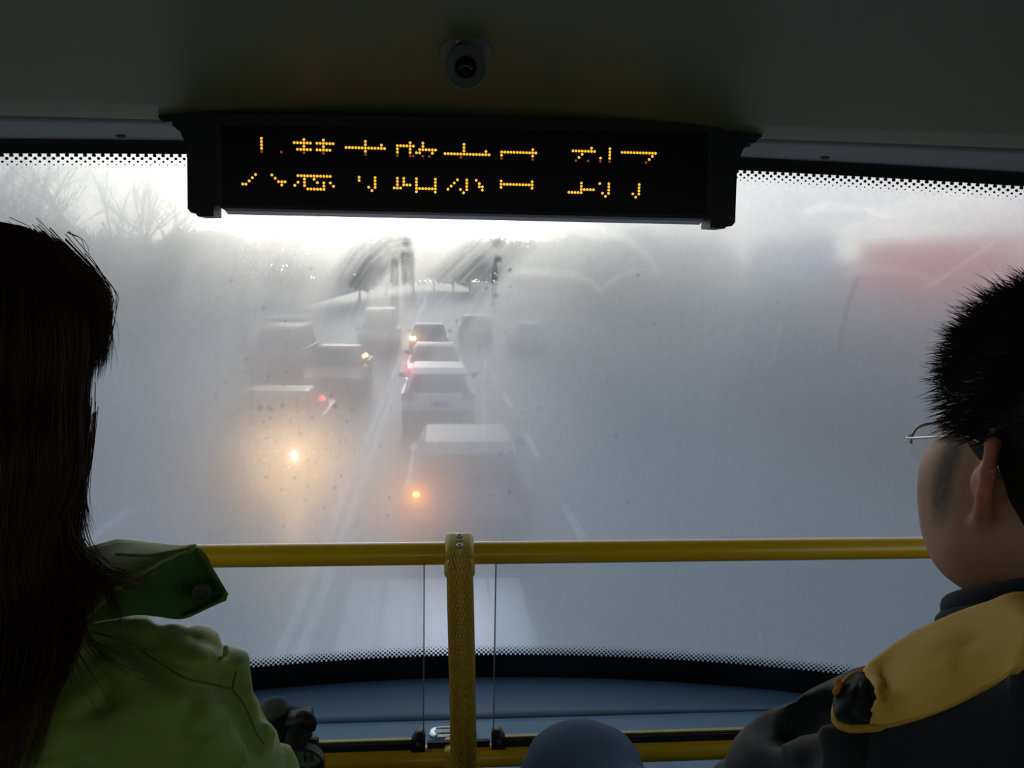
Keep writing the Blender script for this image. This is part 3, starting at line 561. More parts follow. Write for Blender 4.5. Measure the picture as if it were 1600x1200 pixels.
# ------------------------------------------------------------------ street outside, seen from the upper deck
GZ = -2.55
struct(MB().add([(-14, -30, GZ), (7.2, -30, GZ), (7.2, 300, GZ), (-14, 300, GZ)], [(0, 1, 2, 3)]).build('floor_road', 'asphalt'), 'damp grey asphalt road full of traffic')
for nm, x0, x1 in (('left', -60, -14), ('right', 7.2, 60)):
    struct(MB().box(((x0+x1)/2, 135, GZ-0.02), ((x1-x0)/2, 165, 0.14)).build('floor_pavement_'+nm, 'pave' if nm == 'right' else 'earth'))
    struct(MB().box((x1+0.12 if nm == 'left' else x0-0.12, 135, GZ-0.01), (0.12, 165, 0.16)).build('trim_kerb_'+nm, 'kerb'))
# road paint: dashed lane lines, double centre line, white bars added as a bright patch before the bus
def paint(name, cx, cy_, hx, hy, label, group=None, rz=0):
    o = MB().box((0, 0, 0), (hx, hy, 0.003)).build(name, 'paint'); o.location = (cx, cy_, GZ+0.004); o.rotation_euler.z = rz; o['kind'] = 'structure'; o['label'] = label
for i in range(14): paint('floor_lane_dash', 2.1, 6+i*6.5, 0.07, 1.4, 'white lane dash on the asphalt')
for i in range(14): paint('floor_lane_dash', -4.9, 6+i*6.5, 0.07, 1.4, 'white lane dash on the asphalt')
for x in (-1.38, -1.60): paint('floor_centre_line', x, 90, 0.06, 90, 'white centre line on the asphalt')
for i in range(5): paint('floor_added_bright_bar', -0.86+i*0.42, 9.0, 0.195, 1.5, 'white bar added on the asphalt as a bright patch ahead of the bus')  # added bars, brighten the fogged glass low behind the pole
# ---- cars
def car(name, label, group, paintm, x, yrear, L=4.5, Wd=1.76, Hh=1.45, kind='saloon', away=True, lamps=(), plate=True):
    """local: length along +y (front at +L/2), wheels on z=0"""
    root = thing(name, label, 'car' if kind != 'van' else 'van', (0, 0, 0), group); root['_w'] = (0, 0, 0)
    w = Wd/2; h = Hh; l = L/2
    if kind == 'van':
        low = [(-l, 0.32), (-l, 0.95), (-l+0.02, 1.02), (l-0.75, 1.05), (l-0.05, 0.85), (l, 0.6), (l, 0.32)]
        cab = [(-l+0.02, 1.0), (-l+0.16, h-0.06), (-l+0.4, h), (l-1.7, h), (l-1.35, h-0.08), (l-0.72, 1.03)]
    elif kind == 'hatch':
        low = [(-l, 0.34), (-l-0.02, 0.62), (-l+0.04, 0.92), (l-1.15, 0.93), (l-0.15, 0.74), (l, 0.52), (l, 0.30)]
        cab = [(-l+0.06, 0.9), (-l+0.42, h-0.10), (-l+0.75, h), (l-2.15, h), (l-1.95, h-0.06), (l-1.10, 0.9)]
    else:
        low = [(-l, 0.36), (-l-0.02, 0.66), (-l+0.06, 0.93), (-l+0.85, 0.95), (l-1.25, 0.92), (l-0.12, 0.72), (l, 0.5), (l, 0.30)]
        cab = [(-l+0.62, 0.92), (-l+1.25, h-0.05), (-l+1.6, h), (l-2.15, h), (l-1.95, h-0.05), (l-1.15, 0.9)]
    def prof(P, wb, wt, nm, m, par, zlo, zhi):
        n = len(P); f = lambda z: wb+(wt-wb)*np.clip((z-zlo)/(zhi-zlo), 0, 1); V = []; k = 0.06
        for s_, ins in ((-1, 0), (-1, k), (1, k), (1, 0)):
            for (y, z) in P:
                c = (np.mean([p[0] for p in P]), np.mean([p[1] for p in P])); q_ = 1 if ins else 0.965
                V.append((s_*(f(z)-(ins if ins else 0)*0.9), c[0]+(y-c[0])*q_, c[1]+(z-c[1])*q_))
        V = np.array(V); 
        order = [0, 1, 2, 3]; rings = [V[i*n:(i+1)*n] for i in order]
        rings[0][:, 0] = -np.array([f(z) for y, z in P]); rings[3][:, 0] = np.array([f(z) for y, z in P])
        return MB().loft(rings).build(nm, m, par, False)
    body = prof(low, w*0.97, w, 'body', paintm, root, 0.3, 0.95)
    prof(cab, w*0.93, w*0.70, 'cabin', paintm, root, 0.9, h)
    # glazing set 8 mm proud of the cabin skin
    def fx(z): return w*0.93+(w*0.70-w*0.93)*min(1, max(0, (z-0.9)/(h-0.9)))
    def pane(P, nm): 
        n = len(P); c = np.mean(np.array(P), axis=0); d = np.cross(np.array(P[1])-P[0], np.array(P[2])-P[0]); d /= np.linalg.norm(d); 
        if d @ (c-np.array([0, 0, 0.9])) < 0: d = -d
        A = [np.array(p)+d*0.010 for p in P]; B = [np.array(p)-d*0.006 for p in P]
        MB().loft([B, A]).build(nm, 'carglass', root)
    def lerp(a, b, t): return (a[0]+(b[0]-a[0])*t, a[1]+(b[1]-a[1])*t)
    a0, a1 = lerp(cab[0], cab[1], 0.10), lerp(cab[0], cab[1], 0.95); f0, f1 = lerp(cab[-1], cab[-2], 0.08), lerp(cab[-1], cab[-2], 0.93)
    for (p0, p1), nm in (((a0, a1), 'rear_window'), ((f0, f1), 'front_window')): pane([(-fx(p0[1])*.9, *p0), (fx(p0[1])*.9, *p0), (fx(p1[1])*.88, *p1), (-fx(p1[1])*.88, *p1)], nm)
    ym = (cab[1][0]+cab[-2][0])/2
    for s_ in (-1, 1):
        zt = h-0.11; zb = 0.98
        for ya, yb, yc, yd in ((cab[0][0]+0.22, ym-0.05, ym-0.05, cab[1][0]+0.12), (ym+0.05, cab[-1][0]-0.25, cab[-2][0]-0.1, ym+0.05)):
            pane([(s_*fx(zb), ya, zb), (s_*fx(zb), yb, zb), (s_*fx(zt), yc, zt), (s_*fx(zt), yd, zt)], 'side_window')
        for yy in (-l+0.82, l-0.85):
            wh = MB().lathe([(0.31, -0.10), (0.325, -0.06), (0.325, 0.06), (0.31, 0.10)], (s_*(w-0.10), yy, 0.325), (1, 0, 0), 18).build('wheel', 'tyre', root, False)
            MB().lathe([(0.19, 0.0), (0.18, 0.012), (0.06, 0.004)], (s_*(w-0.002), yy, 0.325), (s_, 0, 0), 14).build('wheel_rim', 'rim', wh)
        MB().box((s_*(w+0.08), cab[-1][0]-0.28, 1.02), (0.09, 0.05, 0.065), None, 0.02).build('mirror', 'trimblack', root)
        tm = 'redlens'; hm = 'clearlens'
        for wh_, side, mm in lamps:
            if side == s_ and wh_ == 'tail': tm = mm
            if side == s_ and wh_ == 'head': hm = mm
        zt_ = 0.88 if kind != 'van' else 0.9
        MB().box((s_*(w-0.17), -l-0.012, zt_), (0.13, 0.03, 0.075), None, 0.02).build('tail_lamp', tm if tm != 'amber' else 'redlens', root)
        if tm == 'amber': MB().sphere((s_*(w-0.15), -l-0.045, zt_+0.01), (0.045, 0.02, 0.04), 10, 6).build('indicator_lamp', 'amber', root)
        MB().box((s_*(w-0.22), l-0.10, 0.66), (0.17, 0.07, 0.085), rotx(-0.2), 0.03).build('head_lamp', hm if hm != 'head' else 'clearlens', root)
        if hm == 'head': MB().lathe([(0.06, 0), (0.055, 0.012)], (s_*(w-0.22), l-0.03, 0.66), (0, 1, 0.02), 14).build('lamp_bulb', 'head', root)
    MB().box((0, -l-0.03, 0.42), (w*0.94, 0.06, 0.11), None, 0.03).build('rear_bumper', 'trimblack', root)
    MB().box((0, l, 0.40), (w*0.94, 0.07, 0.12), None, 0.03).build('front_bumper', 'trimblack', root)
    MB().box((0, l+0.03, 0.60), (0.45, 0.03, 0.06), None, 0.01).build('grille', 'trimblack', root)
    MB().box((0, -l-0.035, 0.68), (0.22, 0.012, 0.07)).build('plate', 'plate', root)
    MB().box((0, l+0.075, 0.44), (0.22, 0.012, 0.07)).build('plate', 'plate', root)
    root.location = (x, yrear+(l if away else l), GZ+0.004)
    if not away: root.rotation_euler.z = PI
    return root
TR, ON = 'traffic ahead in our lane', 'oncoming traffic on the left'
car('van_ahead' if False else 'hatchback_car', 'pale car nearest ahead of the bus with amber left indicator lit', TR, PAINT['silver'], 0.42, 11.3, 4.3, 1.74, 1.45, 'hatch', True, (('tail', -1, 'amber'),))
car('hatchback_car', 'white car second ahead with a pale roof and wide rear window', TR, PAINT['white'], 0.02, 20.5, 4.4, 1.78, 1.47, 'hatch')
car('saloon_car', 'silver car third ahead with two red tail lamps lit', TR, PAINT['silver'], -0.08, 27, 4.5, 1.76, 1.45, 'saloon', True, (('tail', -1, 'tail'), ('tail', 1, 'tail')))
car('saloon_car', 'grey car fourth ahead with small amber lamp at its left', TR, PAINT['grey'], -0.35, 38, 4.5, 1.76, 1.45, 'saloon', True, (('tail', -1, 'ambersmall'),))
car('saloon_car', 'beige car far ahead in the right lane', TR, PAINT['beige'], 2.1, 46, 4.6, 1.78, 1.46, 'saloon')
car('hatchback_car', 'white car far ahead by the right kerb', TR, PAINT['white'], 4.5, 41, 4.1, 1.72, 1.45, 'hatch')
car('saloon_car', 'oncoming dark car nearest on the left with its headlamp glaring', ON, PAINT['grey'], -3.15, 14.9, 4.6, 1.78, 1.46, 'saloon', False, (('head', -1, 'head'), ('head', 1, 'clearlens')))
car('saloon_car', 'oncoming maroon car second on the left behind the glaring headlamp', ON, PAINT['maroon'], -3.05, 25.2, 4.5, 1.76, 1.45, 'saloon', False)
car('minivan', 'oncoming dark maroon van in the far left lane', ON, PAINT['maroon'], -5.5, 29.5, 4.7, 1.80, 1.78, 'van', False)
car('minivan', 'oncoming grey-green van third on the left with pale roof', ON, PAINT['beige'], -2.75, 40.5, 4.9, 1.82, 1.95, 'van', False)
car('saloon_car', 'oncoming blue-grey car far off in the far left lane', ON, PAINT['blue'], -7.4, 42, 4.5, 1.76, 1.45, 'saloon', False)
# ---- bare trees on the left, evergreens and hedge on the right
def bare_tree(x, y, h, seed, label):
    rg = random.Random(seed); root = thing('bare_tree', label, 'tree', (x, y, GZ), 'bare winter trees along the left verge'); tr, br = MB(), MB()
    def grow(p, d, L, r, lev):
        n = 5 if lev < 2 else 3; P = [p]; q_ = d.copy()
        for i in range(n): q_ = q_+np.array([rg.gauss(0, .09), rg.gauss(0, .09), 0.04]); q_ /= np.linalg.norm(q_); P.append(P[-1]+q_*L/n)
        (tr if lev < 2 else br).tube(P, np.linspace(r, r*0.55, len(P)), 7 if lev < 2 else (4 if lev < 3 else 3), lev == 0)
        if lev >= 4: return
        for i in range(rg.randint(3, 4) if lev else 6):
            t = rg.uniform(0.35, 1.0); a = P[min(int(t*n), n)]; v = q_+np.array([rg.gauss(0, .62), rg.gauss(0, .62), rg.uniform(-.1, .4)]); v /= np.linalg.norm(v); grow(a, v, L*rg.uniform(.55, .75), r*(.5 if lev else .42), lev+1)
    grow(np.array([x, y, GZ]), np.array([0.0, 0, 1]), h*0.42, h*0.020, 0)
    tr.build('trunk', 'bark', root, True); b = br.build('twigs', 'bark', root, False); b['kind'] = 'stuff'
TL = [(-9.8, 17, 10, 'bare tree nearest on the left verge behind the woman\'s head'), (-12.5, 22, 12, 'tall bare tree behind the nearest one on the left verge'), (-10.2, 26, 11, 'bare tree left of the LED sign bracket'), (-15.5, 25, 11, 'bare tree farthest left at the photo edge'), (-11.5, 34, 12, 'bare tree farther off, above the maroon van'), (-16.5, 38, 12, 'distant bare tree behind the left verge trees'), (-10.0, 46, 11, 'most distant bare tree on the left, towards the vanishing road')]
for i, (x, y, h, lb) in enumerate(TL): bare_tree(x, y, h, 100+i, lb)
def bushy(name, cat, x, y, z0, rx, ry, rz, n, leafm, label, group, trunk=True, size=0.16):
    root = thing(name, label, cat, (x, y, GZ), group)
    if trunk: MB().tube([(x, y, GZ), (x+.1, y, GZ+z0*.6), (x, y, GZ+z0+rz*.8)], (0.16, 0.13, 0.05), 8).build('trunk', 'bark', root, True)
    g = np.random.default_rng(abs(hash(label)) % 9999 if False else len(label)*37+int(abs(x*10)))
    d = g.normal(size=(n, 3)); d /= np.linalg.norm(d, axis=1)[:, None]; rr = g.uniform(0.55, 1.0, n)**0.5; lump = 0.75+0.4*vnoise(d[:, 0]*2.2+x, d[:, 1]*2.2+y, d[:, 2]*2.2)
    c = np.array([x, y, GZ+z0+rz])+d*np.array([rx, ry, rz])*(rr*lump)[:, None]; c[:, 2] = np.maximum(c[:, 2], GZ+0.05)
    u = g.normal(size=(n, 3)); u /= np.linalg.norm(u, axis=1)[:, None]; w = np.cross(u, d+0.01); w /= np.linalg.norm(w, axis=1)[:, None]+1e-9; s_ = (size*g.uniform(.6, 1.3, n))[:, None]
    V = np.stack([c-u*s_, c+w*s_*.5, c+u*s_, c-w*s_*.5], 1).reshape(-1, 3); F = np.arange(4*n).reshape(n, 4); o = obj('foliage', V, F, leafm, root); o['kind'] = 'stuff'
EV = 'dark trees along the right pavement'
bushy('evergreen_tree', 'tree', 8.3, 30.6, 1.5, 1.6, 1.6, 1.9, 4600, 'leaf', 'dark bushy tree on the right, left of the pale blue sign', EV)
bushy('evergreen_tree', 'tree', 8.6, 36, 1.6, 1.8, 1.8, 2.1, 4200, 'leaf', 'dark bushy tree farther along the right pavement', EV)
bushy('evergreen_tree', 'tree', 8.3, 41, 1.5, 2.0, 2.0, 2.0, 3600, 'leaf', 'dark bushy tree third along the right pavement', EV)
bushy('evergreen_tree', 'tree', 8.5, 52, 1.5, 2.2, 2.2, 2.3, 3000, 'leaf', 'most distant dark bushy tree on the right', EV)
0 and bushy('evergreen_tree', 'tree', 15.5, 31, 2.5, 3.2, 3.2, 2.6, 5200, 'leaf', 'dark tree crown rising behind the low shop roof', EV)
HG = 'clipped hedge lengths by the right kerb'
for i, y in enumerate((9.5, 13.6, 17.7, 21.8)):
    bushy('hedge', 'hedge', 8.4, y, 0.0, 0.75, 1.75, 0.62, 3600, 'hedge', ['dull green hedge length nearest the bus on the right', 'dull green hedge length second from the bus', 'dull green hedge length third from the bus', 'dull green hedge length farthest from the bus'][i], HG, False, 0.10)
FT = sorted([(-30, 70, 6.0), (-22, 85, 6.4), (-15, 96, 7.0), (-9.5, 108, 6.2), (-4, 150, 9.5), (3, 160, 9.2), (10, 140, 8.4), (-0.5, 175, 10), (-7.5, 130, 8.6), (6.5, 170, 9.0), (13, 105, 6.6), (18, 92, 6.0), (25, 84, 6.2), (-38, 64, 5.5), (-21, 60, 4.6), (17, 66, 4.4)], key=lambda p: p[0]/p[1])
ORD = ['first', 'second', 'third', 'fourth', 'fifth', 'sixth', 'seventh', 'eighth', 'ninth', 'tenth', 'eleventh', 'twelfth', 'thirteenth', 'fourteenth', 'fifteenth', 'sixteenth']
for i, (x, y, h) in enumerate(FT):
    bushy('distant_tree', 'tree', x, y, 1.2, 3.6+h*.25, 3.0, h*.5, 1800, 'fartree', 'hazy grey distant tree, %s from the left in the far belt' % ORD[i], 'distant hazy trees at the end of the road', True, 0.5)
# ---- low shop row on the right with a red and a pale blue sign board
sb = thing('shop_building', 'low grey shop row behind the red and pale blue sign boards', 'building', (11.6, 19, GZ))
MB().box((13.65, 20, GZ+2.0), (3.0, 9.5, 2.0)).build('wall', 'shopwall', sb); MB().box((13.75, 20, GZ+4.12), (3.13, 9.7, 0.12)).build('roof_edge', 'roof', sb)
for i in range(6):
    f = MB().box((10.66, 12.0+i*3.1, GZ+1.35), (0.05, 1.3, 1.15)).build('shop_window', 'shopglass', sb)
    for dy in (-1.3, 0, 1.3): MB().box((10.64, 12.0+i*3.1+dy, GZ+1.35), (0.035, 0.04, 1.15)).build('mullion', 'fencem', f)
def board(name, y0, y1, z0, z1, m, label):
    r_ = thing(name, label, 'sign', (10.47, (y0+y1)/2, z0)); MB().box((10.48, (y0+y1)/2, (z0+z1)/2), (0.11, (y1-y0)/2, (z1-z0)/2), None, 0.03).build('panel', m, r_)
    for zz in (z0, z1): MB().box((10.47, (y0+y1)/2, zz), (0.125, (y1-y0)/2, 0.025)).build('board_edge', 'fencem', r_)
board('sign_board', 12.6, 20.8, 0.75, 2.15, 'red', 'long blank red sign board on the shop row at right')
board('sign_board', 22.6, 28.2, 0.95, 2.45, 'pale', 'pale blue-white sign board beyond the red one')
# low barrier by the far right trees
bt = thing('road_barrier', 'thin white and orange banded barrier rail before the dark trees', 'barrier', (7.9, 26.6, GZ))
for i in range(8): MB().box((6.5+i*0.34, 26.6, GZ+2.35), (0.17, 0.03, 0.035)).build('rail_band', 'fencem' if i % 2 else 'orangebar', bt)
for x in (6.45, 9.05): MB().box((x, 26.6, GZ+1.19), (0.04, 0.04, 1.19)).build('post', 'fencem', bt)
# ------------------------------------------------------------------ seats under the two passengers
def seat(x, label):
    r_ = thing('bus_seat', label, 'seat', (x, 0.55, 0), 'front row bus seats')
    MB().box((x, 0.60, 0.425), (0.21, 0.22, 0.04), None, 0.03).build('cushion', 'seat', r_)
    MB().box((x, 0.445, 0.60), (0.20, 0.030, 0.18), rotx(0.10), 0.025).build('backrest', 'seat', r_)
    MB().box((x, 0.408, 0.60), (0.205, 0.014, 0.185), rotx(0.10), 0.010).build('back_shell', 'seatshell', r_)
    MB().box((x, 0.58, 0.375), (0.20, 0.20, 0.012), None, 0.008).build('frame', 'seatshell', r_)
    for dx in (-0.14, 0.14): MB().box((x+dx, 0.56, 0.182), (0.02, 0.05, 0.182), None, 0.008).build('leg', 'seatshell', r_)
WX, MX = -0.405, 0.452
seat(WX, 'blue front row seat under the woman in green'); seat(MX, 'blue front row seat under the man in the dark jacket')
# ------------------------------------------------------------------ heads
def head(f, c, k=1.0, ears=True, jaw=1.0):
    """c = centre between the ear holes; face looks along +y"""
    P = lambda x, y, z: (c[0]+x*k, c[1]+y*k, c[2]+z*k)
    f.ell(P(0, -0.004, 0.050), (0.076*k, 0.096*k, 0.086*k), 0.02); f.ell(P(0, 0.048, 0.0), (0.067*k, 0.058*k, 0.085*k), 0.03)
    for s_ in (-1, 1):
        f.ell(P(s_*0.047, 0.058, -0.022), (0.028*k*jaw, 0.032*k, 0.032*k), 0.025); f.cap(P(s_*0.056*jaw, 0.010, -0.058), P(s_*0.018, 0.078, -0.098), 0.024*k, 0.020*k, 0.03); f.ell(P(s_*0.050*jaw, 0.040, -0.048), (0.026*k*jaw, 0.044*k, 0.046*k), 0.03)
        f.cap(P(s_*0.014, 0.098, 0.034), P(s_*0.048, 0.080, 0.034), 0.011*k, 0.010*k, 0.015); f.ell(P(s_*0.032, 0.106, 0.012), (0.017*k, 0.010*k, 0.011*k), 0.010, sub=True)
        f.ell(P(s_*0.058, 0.045, -0.005), (0.020*k, 0.045*k, 0.03*k), 0.02)
    f.ell(P(0, 0.080, -0.098), (0.026*k, 0.020*k, 0.020*k), 0.02); f.ell(P(0, 0.06, -0.06), (0.045*k*jaw, 0.045*k, 0.05*k), 0.03)
    f.cap(P(0, 0.100, 0.028), P(0, 0.120, -0.018), 0.008*k, 0.012*k, 0.012)
    for s_ in (-1, 1): f.ell(P(s_*0.012, 0.110, -0.022), (0.009*k, 0.009*k, 0.008*k), 0.008)
    f.cap(P(-0.020, 0.094, -0.054), P(0.020, 0.094, -0.054), 0.008*k, None, 0.008); f.cap(P(-0.017, 0.093, -0.067), P(0.017, 0.093, -0.067), 0.008*k, None, 0.008); f.cap(P(-0.024, 0.106, -0.0605), P(0.024, 0.106, -0.0605), 0.0025*k, None, 0.004, True)
    if ears:
        for s_ in (-1, 1):
            b = np.array(P(s_*0.072, -0.006, 0.0)); ph = math.radians(38); eu = np.array([-s_*math.sin(ph), math.cos(ph), 0.0]); ev = np.array([0, -0.12, 1.0]); E_ = lambda u, v: b+(eu*u+ev*v)*k*1.12
            f.line([E_(0.012, 0.012), E_(0.010, 0.030), E_(-0.004, 0.037), E_(-0.019, 0.030), E_(-0.024, 0.012), E_(-0.021, -0.006), E_(-0.013, -0.020), E_(-0.002, -0.030), E_(0.006, -0.026)], np.array([5, 5, 5.2, 5.2, 5, 5, 5.5, 7.5, 6])*0.001*k, 0.004)
            n_ = np.cross(eu, ev); n_ /= np.linalg.norm(n_); ev_ = ev/np.linalg.norm(ev); f.ell(E_(-0.008, 0.004), (0.018*k, 0.0045*k, 0.033*k), 0.005, np.stack([eu, n_, ev_], 1))
            f.ell(E_(-0.003, 0.0), (0.010*k, 0.012*k, 0.014*k), 0.01, np.stack([eu, n_, ev_], 1))
    return P
def face_parts(root, P, k=1.0):
    for s_ in (-1, 1):
        e_ = MB().sphere(P(s_*0.032, 0.092, 0.012), 0.0120*k, 12, 8).build('eye', 'eye', root, True); MB().sphere(P(s_*0.032, 0.0995, 0.012), 0.0055*k, 10, 6).build('iris', 'iris', e_, True)
        MB().tube([P(s_*0.014, 0.110, 0.036), P(s_*0.032, 0.108, 0.041), P(s_*0.050, 0.094, 0.036)], [0.003, 0.0035, 0.0015], 6).build('eyebrow', 'hairb', root, True)
def skin_body(f, root, c, k, amt):
    o = f.build('body', 'skin', root); n = len(o.data.vertices); co = np.empty(n*3, np.float32); o.data.vertices.foreach_get('co', co); co = co.reshape(-1, 3)
    q_ = (co-np.array(c))/k; x, y, z = np.abs(q_[:, 0]), q_[:, 1], q_[:, 2]
    st = sm(0.016, 0.004, np.abs(y-(0.034-0.10*np.clip(-z, 0, .06))))*sm(-0.062, -0.020, z)*sm(0.07, 0.05, z)*(x > 0.045)*amt*(0.75+0.5*vnoise(y*500, z*500, x*500))
    st = np.maximum(st, 0.8*amt*sm(-0.055, -0.09, y)*sm(-0.10, -0.03, z))
    for nm, v in (('stubble', np.clip(st, 0, 1)*0.85), ('ear', sm(0.079, 0.087, x)*sm(0.02, 0.0, y)*sm(-0.046, -0.036, z)*0.7)):  # ear mask: where the light shining through is painted red
        a = o.data.attributes.new(nm, 'FLOAT', 'POINT'); a.data.foreach_set('value', v.astype(np.float32))
    return o
def fold(amp, sc, seed): return lambda x, y, z: amp*(np.abs(vnoise(x*sc+seed, y*sc+2, z*sc*0.8+0.5*vnoise(x*4, y*4, z*4)*4)-0.5)*2-0.5)+amp*0.5*(vnoise(x*sc*2.3, y*sc*2.3+seed, z*sc*1.7)-0.5)
# ================================================================== the woman on the left
HW = pt(-64, 640, 0.700); wz = HW[2]
wr = thing('person', 'woman seen from behind with long dark brown hair and bright green jacket', 'person', (WX, 0.60, 0.0))
f = Field((HW[0]-0.28, HW[1]-0.18, wz-0.36), (HW[0]+0.28, HW[1]+0.18, wz+0.19), 0.005)
P = head(f, HW, 0.90, False, 0.90); f.cap(P(0, -0.012, -0.05), P(0, -0.03, -0.20), 0.050, 0.056, 0.03); f.cap(P(-0.08, -0.03, -0.31), P(0.08, -0.03, -0.31), 0.04, None, 0.05)
skin_body(f, wr, HW, 0.90, 0.0); face_parts(wr, P, 0.96)
# jacket: one surface with seam grooves and puckers
f = Field((WX-0.36, 0.42, 0.44), (WX+0.36, 1.06, 1.10), 0.0055)
sh = pt(280, 1094, 0.72); el = np.array([sh[0]+0.100, 0.80, 0.62]); wrp = np.array([WX+0.12, 1.00, 0.66])
f.ell((WX, 0.685, 0.70), (0.185, 0.125, 0.30), 0.05); f.ell((WX, 0.675, 0.85), (0.18, 0.095, 0.10), 0.05); f.ell((WX, 0.67, 0.940), (0.12, 0.075, 0.052), 0.05)
for s_ in (-1, 1):
    J = np.array([WX+s_*(sh[0]-WX), sh[1], sh[2]]); E2 = np.array([WX+s_*(el[0]-WX), el[1], el[2]]); R2 = np.array([WX+s_*(wrp[0]-WX), wrp[1], wrp[2]])
    f.cap((WX+s_*0.05, 0.68, 0.970), (J[0], J[1], J[2]+0.006), 0.046, 0.046, 0.05); f.cap(J, E2, 0.059, 0.061, 0.04); f.cap(E2, R2, 0.056, 0.045, 0.03)
f.disp(fold(0.0105, 15, 3.0)); f.disp(lambda x, y, z: 0.010*(1-np.abs(2*vnoise(x*13+z*7+4, y*10, z*21-x*9)-1))**5*(0.3+0.7*vnoise(x*6, y*6, z*6+3))+0.0080*(1-np.abs(2*vnoise(x*30-z*17, y*22+9, z*34+x*14)-1))**3); f.disp(lambda x, y, z: 0.003*np.sin((z*0.8+x*1.2)*60+6*vnoise(x*12, y*12, z*12)))
def onback(L, d0): return [pt(a, b_, d0) for a, b_ in L]
def field_hit(f, px, py, d0=0.45, d1=1.0):
    r_ = ray(px, py)
    for d in np.arange(d0, d1, 0.002):
        p = CAM+r_*d; i = np.round((p-f.lo)/f.h).astype(int)
        if (i >= 0).all() and (i < np.array(f.d.shape)).all() and f.d[tuple(i)] < 0: return p
    return None
seams = [[(110, 986), (150, 990), (195, 1004), (225, 1022), (262, 1046), (292, 1062), (330, 1070), (362, 1078)], [(362, 1078), (380, 1102), (393, 1132), (400, 1148), (412, 1164)], [(368, 1050), (364, 1064), (362, 1078)]]
stp = []
for L in seams:
    pts = [field_hit(f, *q_) for q_ in spline([(a, b_, 0) for a, b_ in L], 24)[:, :2]]; pts = [p for p in pts if p is not None]
    if len(pts) > 2: stp.append(pts)
for pts in stp: f.line(pts[::2]+[pts[-1]], 0.0055, 0.014, True)
jk = f.build('jacket', 'green', wr); jk['label'] = 'bright green padded jacket'
for pts in stp:
    th = MB(); pp_ = np.array(pts)
    th.tube(pp_+np.array([0, 0.003, -0.001]), 0.0009, 5); th.build('seam', 'thread', jk, True)
# turned-up collar flap: lit outer band and dark inner facing with a snap
def patch(c4, n, m, bul=0.0, nrmv=(0, -1, 0.3)):
    A, B, Cc, D = [np.array(c, float) for c in c4]; U_, V_ = np.meshgrid(np.linspace(0, 1, n), np.linspace(0, 1, m), indexing='ij'); U_, V_ = U_[..., None], V_[..., None]
    G = A*(1-U_)*(1-V_)+B*U_*(1-V_)+Cc*U_*V_+D*(1-U_)*V_; return G+np.array(nrmv)*bul*np.sin(PI*U_)*np.sin(PI*V_)
def rail_patch(Ltop, Lbot, n, m, bul, dv=(0, -1, 0.4), wob=0.0, seed=0):
    T, B = spline(Ltop, n), spline(Lbot, n); v = np.linspace(0, 1, m)[None, :, None]; G = T[:, None]*(1-v)+B[:, None]*v; u = np.linspace(0, 1, n)[:, None, None]
    G = G+np.array(dv)*(bul*np.sin(PI*v)*(0.4+0.6*np.sin(PI*u))); 
    if wob: G = G+np.array(dv)*wob*(fbm(u[..., 0]*6+seed, v[..., 0]*4, 2.0)-0.5)[..., None]
    return G
top = [pt(60, 868, .745), pt(120, 862, .745), pt(160, 852, .75), pt(185, 846, .755), (pt(235, 851, .760)), pt(280, 855, .757), pt(306, 853, .752)]
fold_l = [pt(55, 1000, .675), pt(95, 990, .675), pt(135, 965, .68), pt(180, 925, .685), pt(222, 898, .70), pt(265, 874, .72), pt(307, 857, .742)]
sheet(rail_patch(top, fold_l, 30, 12, 0.010, wob=0.010, seed=2), 0.004, 'collar', 'green', wr)
tp2 = [pt(128, 966, .684), pt(180, 927, .687), pt(222, 900, .702), pt(265, 876, .722), pt(308, 858, .744), pt(332, 895, .748), pt(352, 930, .75)]
bt2 = [pt(132, 975, .70), pt(180, 966, .705), pt(215, 960, .715), pt(245, 962, .725), pt(285, 966, .738), pt(318, 950, .746), pt(352, 934, .751)]
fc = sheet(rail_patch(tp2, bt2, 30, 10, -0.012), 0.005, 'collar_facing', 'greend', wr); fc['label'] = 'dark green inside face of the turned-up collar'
sp_ = pt(313, 926, .728); dv = CAM-sp_; dv /= np.linalg.norm(dv)
MB().lathe([(0.0085, -0.012), (0.0085, 0.0), (0.0075, 0.0022), (0.006, 0.0012), (0.002, 0.0016)], sp_, dv, 20).build('snap_button', 'snap', fc, True)
st_ = MB(); ed = spline([pt(307, 857, .740), pt(332, 895, .744), pt(351, 930, .747), pt(318, 951, .742), pt(287, 964, .734)], 30); st_.tube(ed, 0.0017, 5); st_.build('edge_stitch', 'thread', fc, True)
ts = spline([pt(180, 866, .695), pt(230, 868, .708), pt(268, 862, .722), pt(300, 858, .738)], 20); MB().tube(ts, 0.0012, 5).build('top_stitch', 'thread', fc, True)
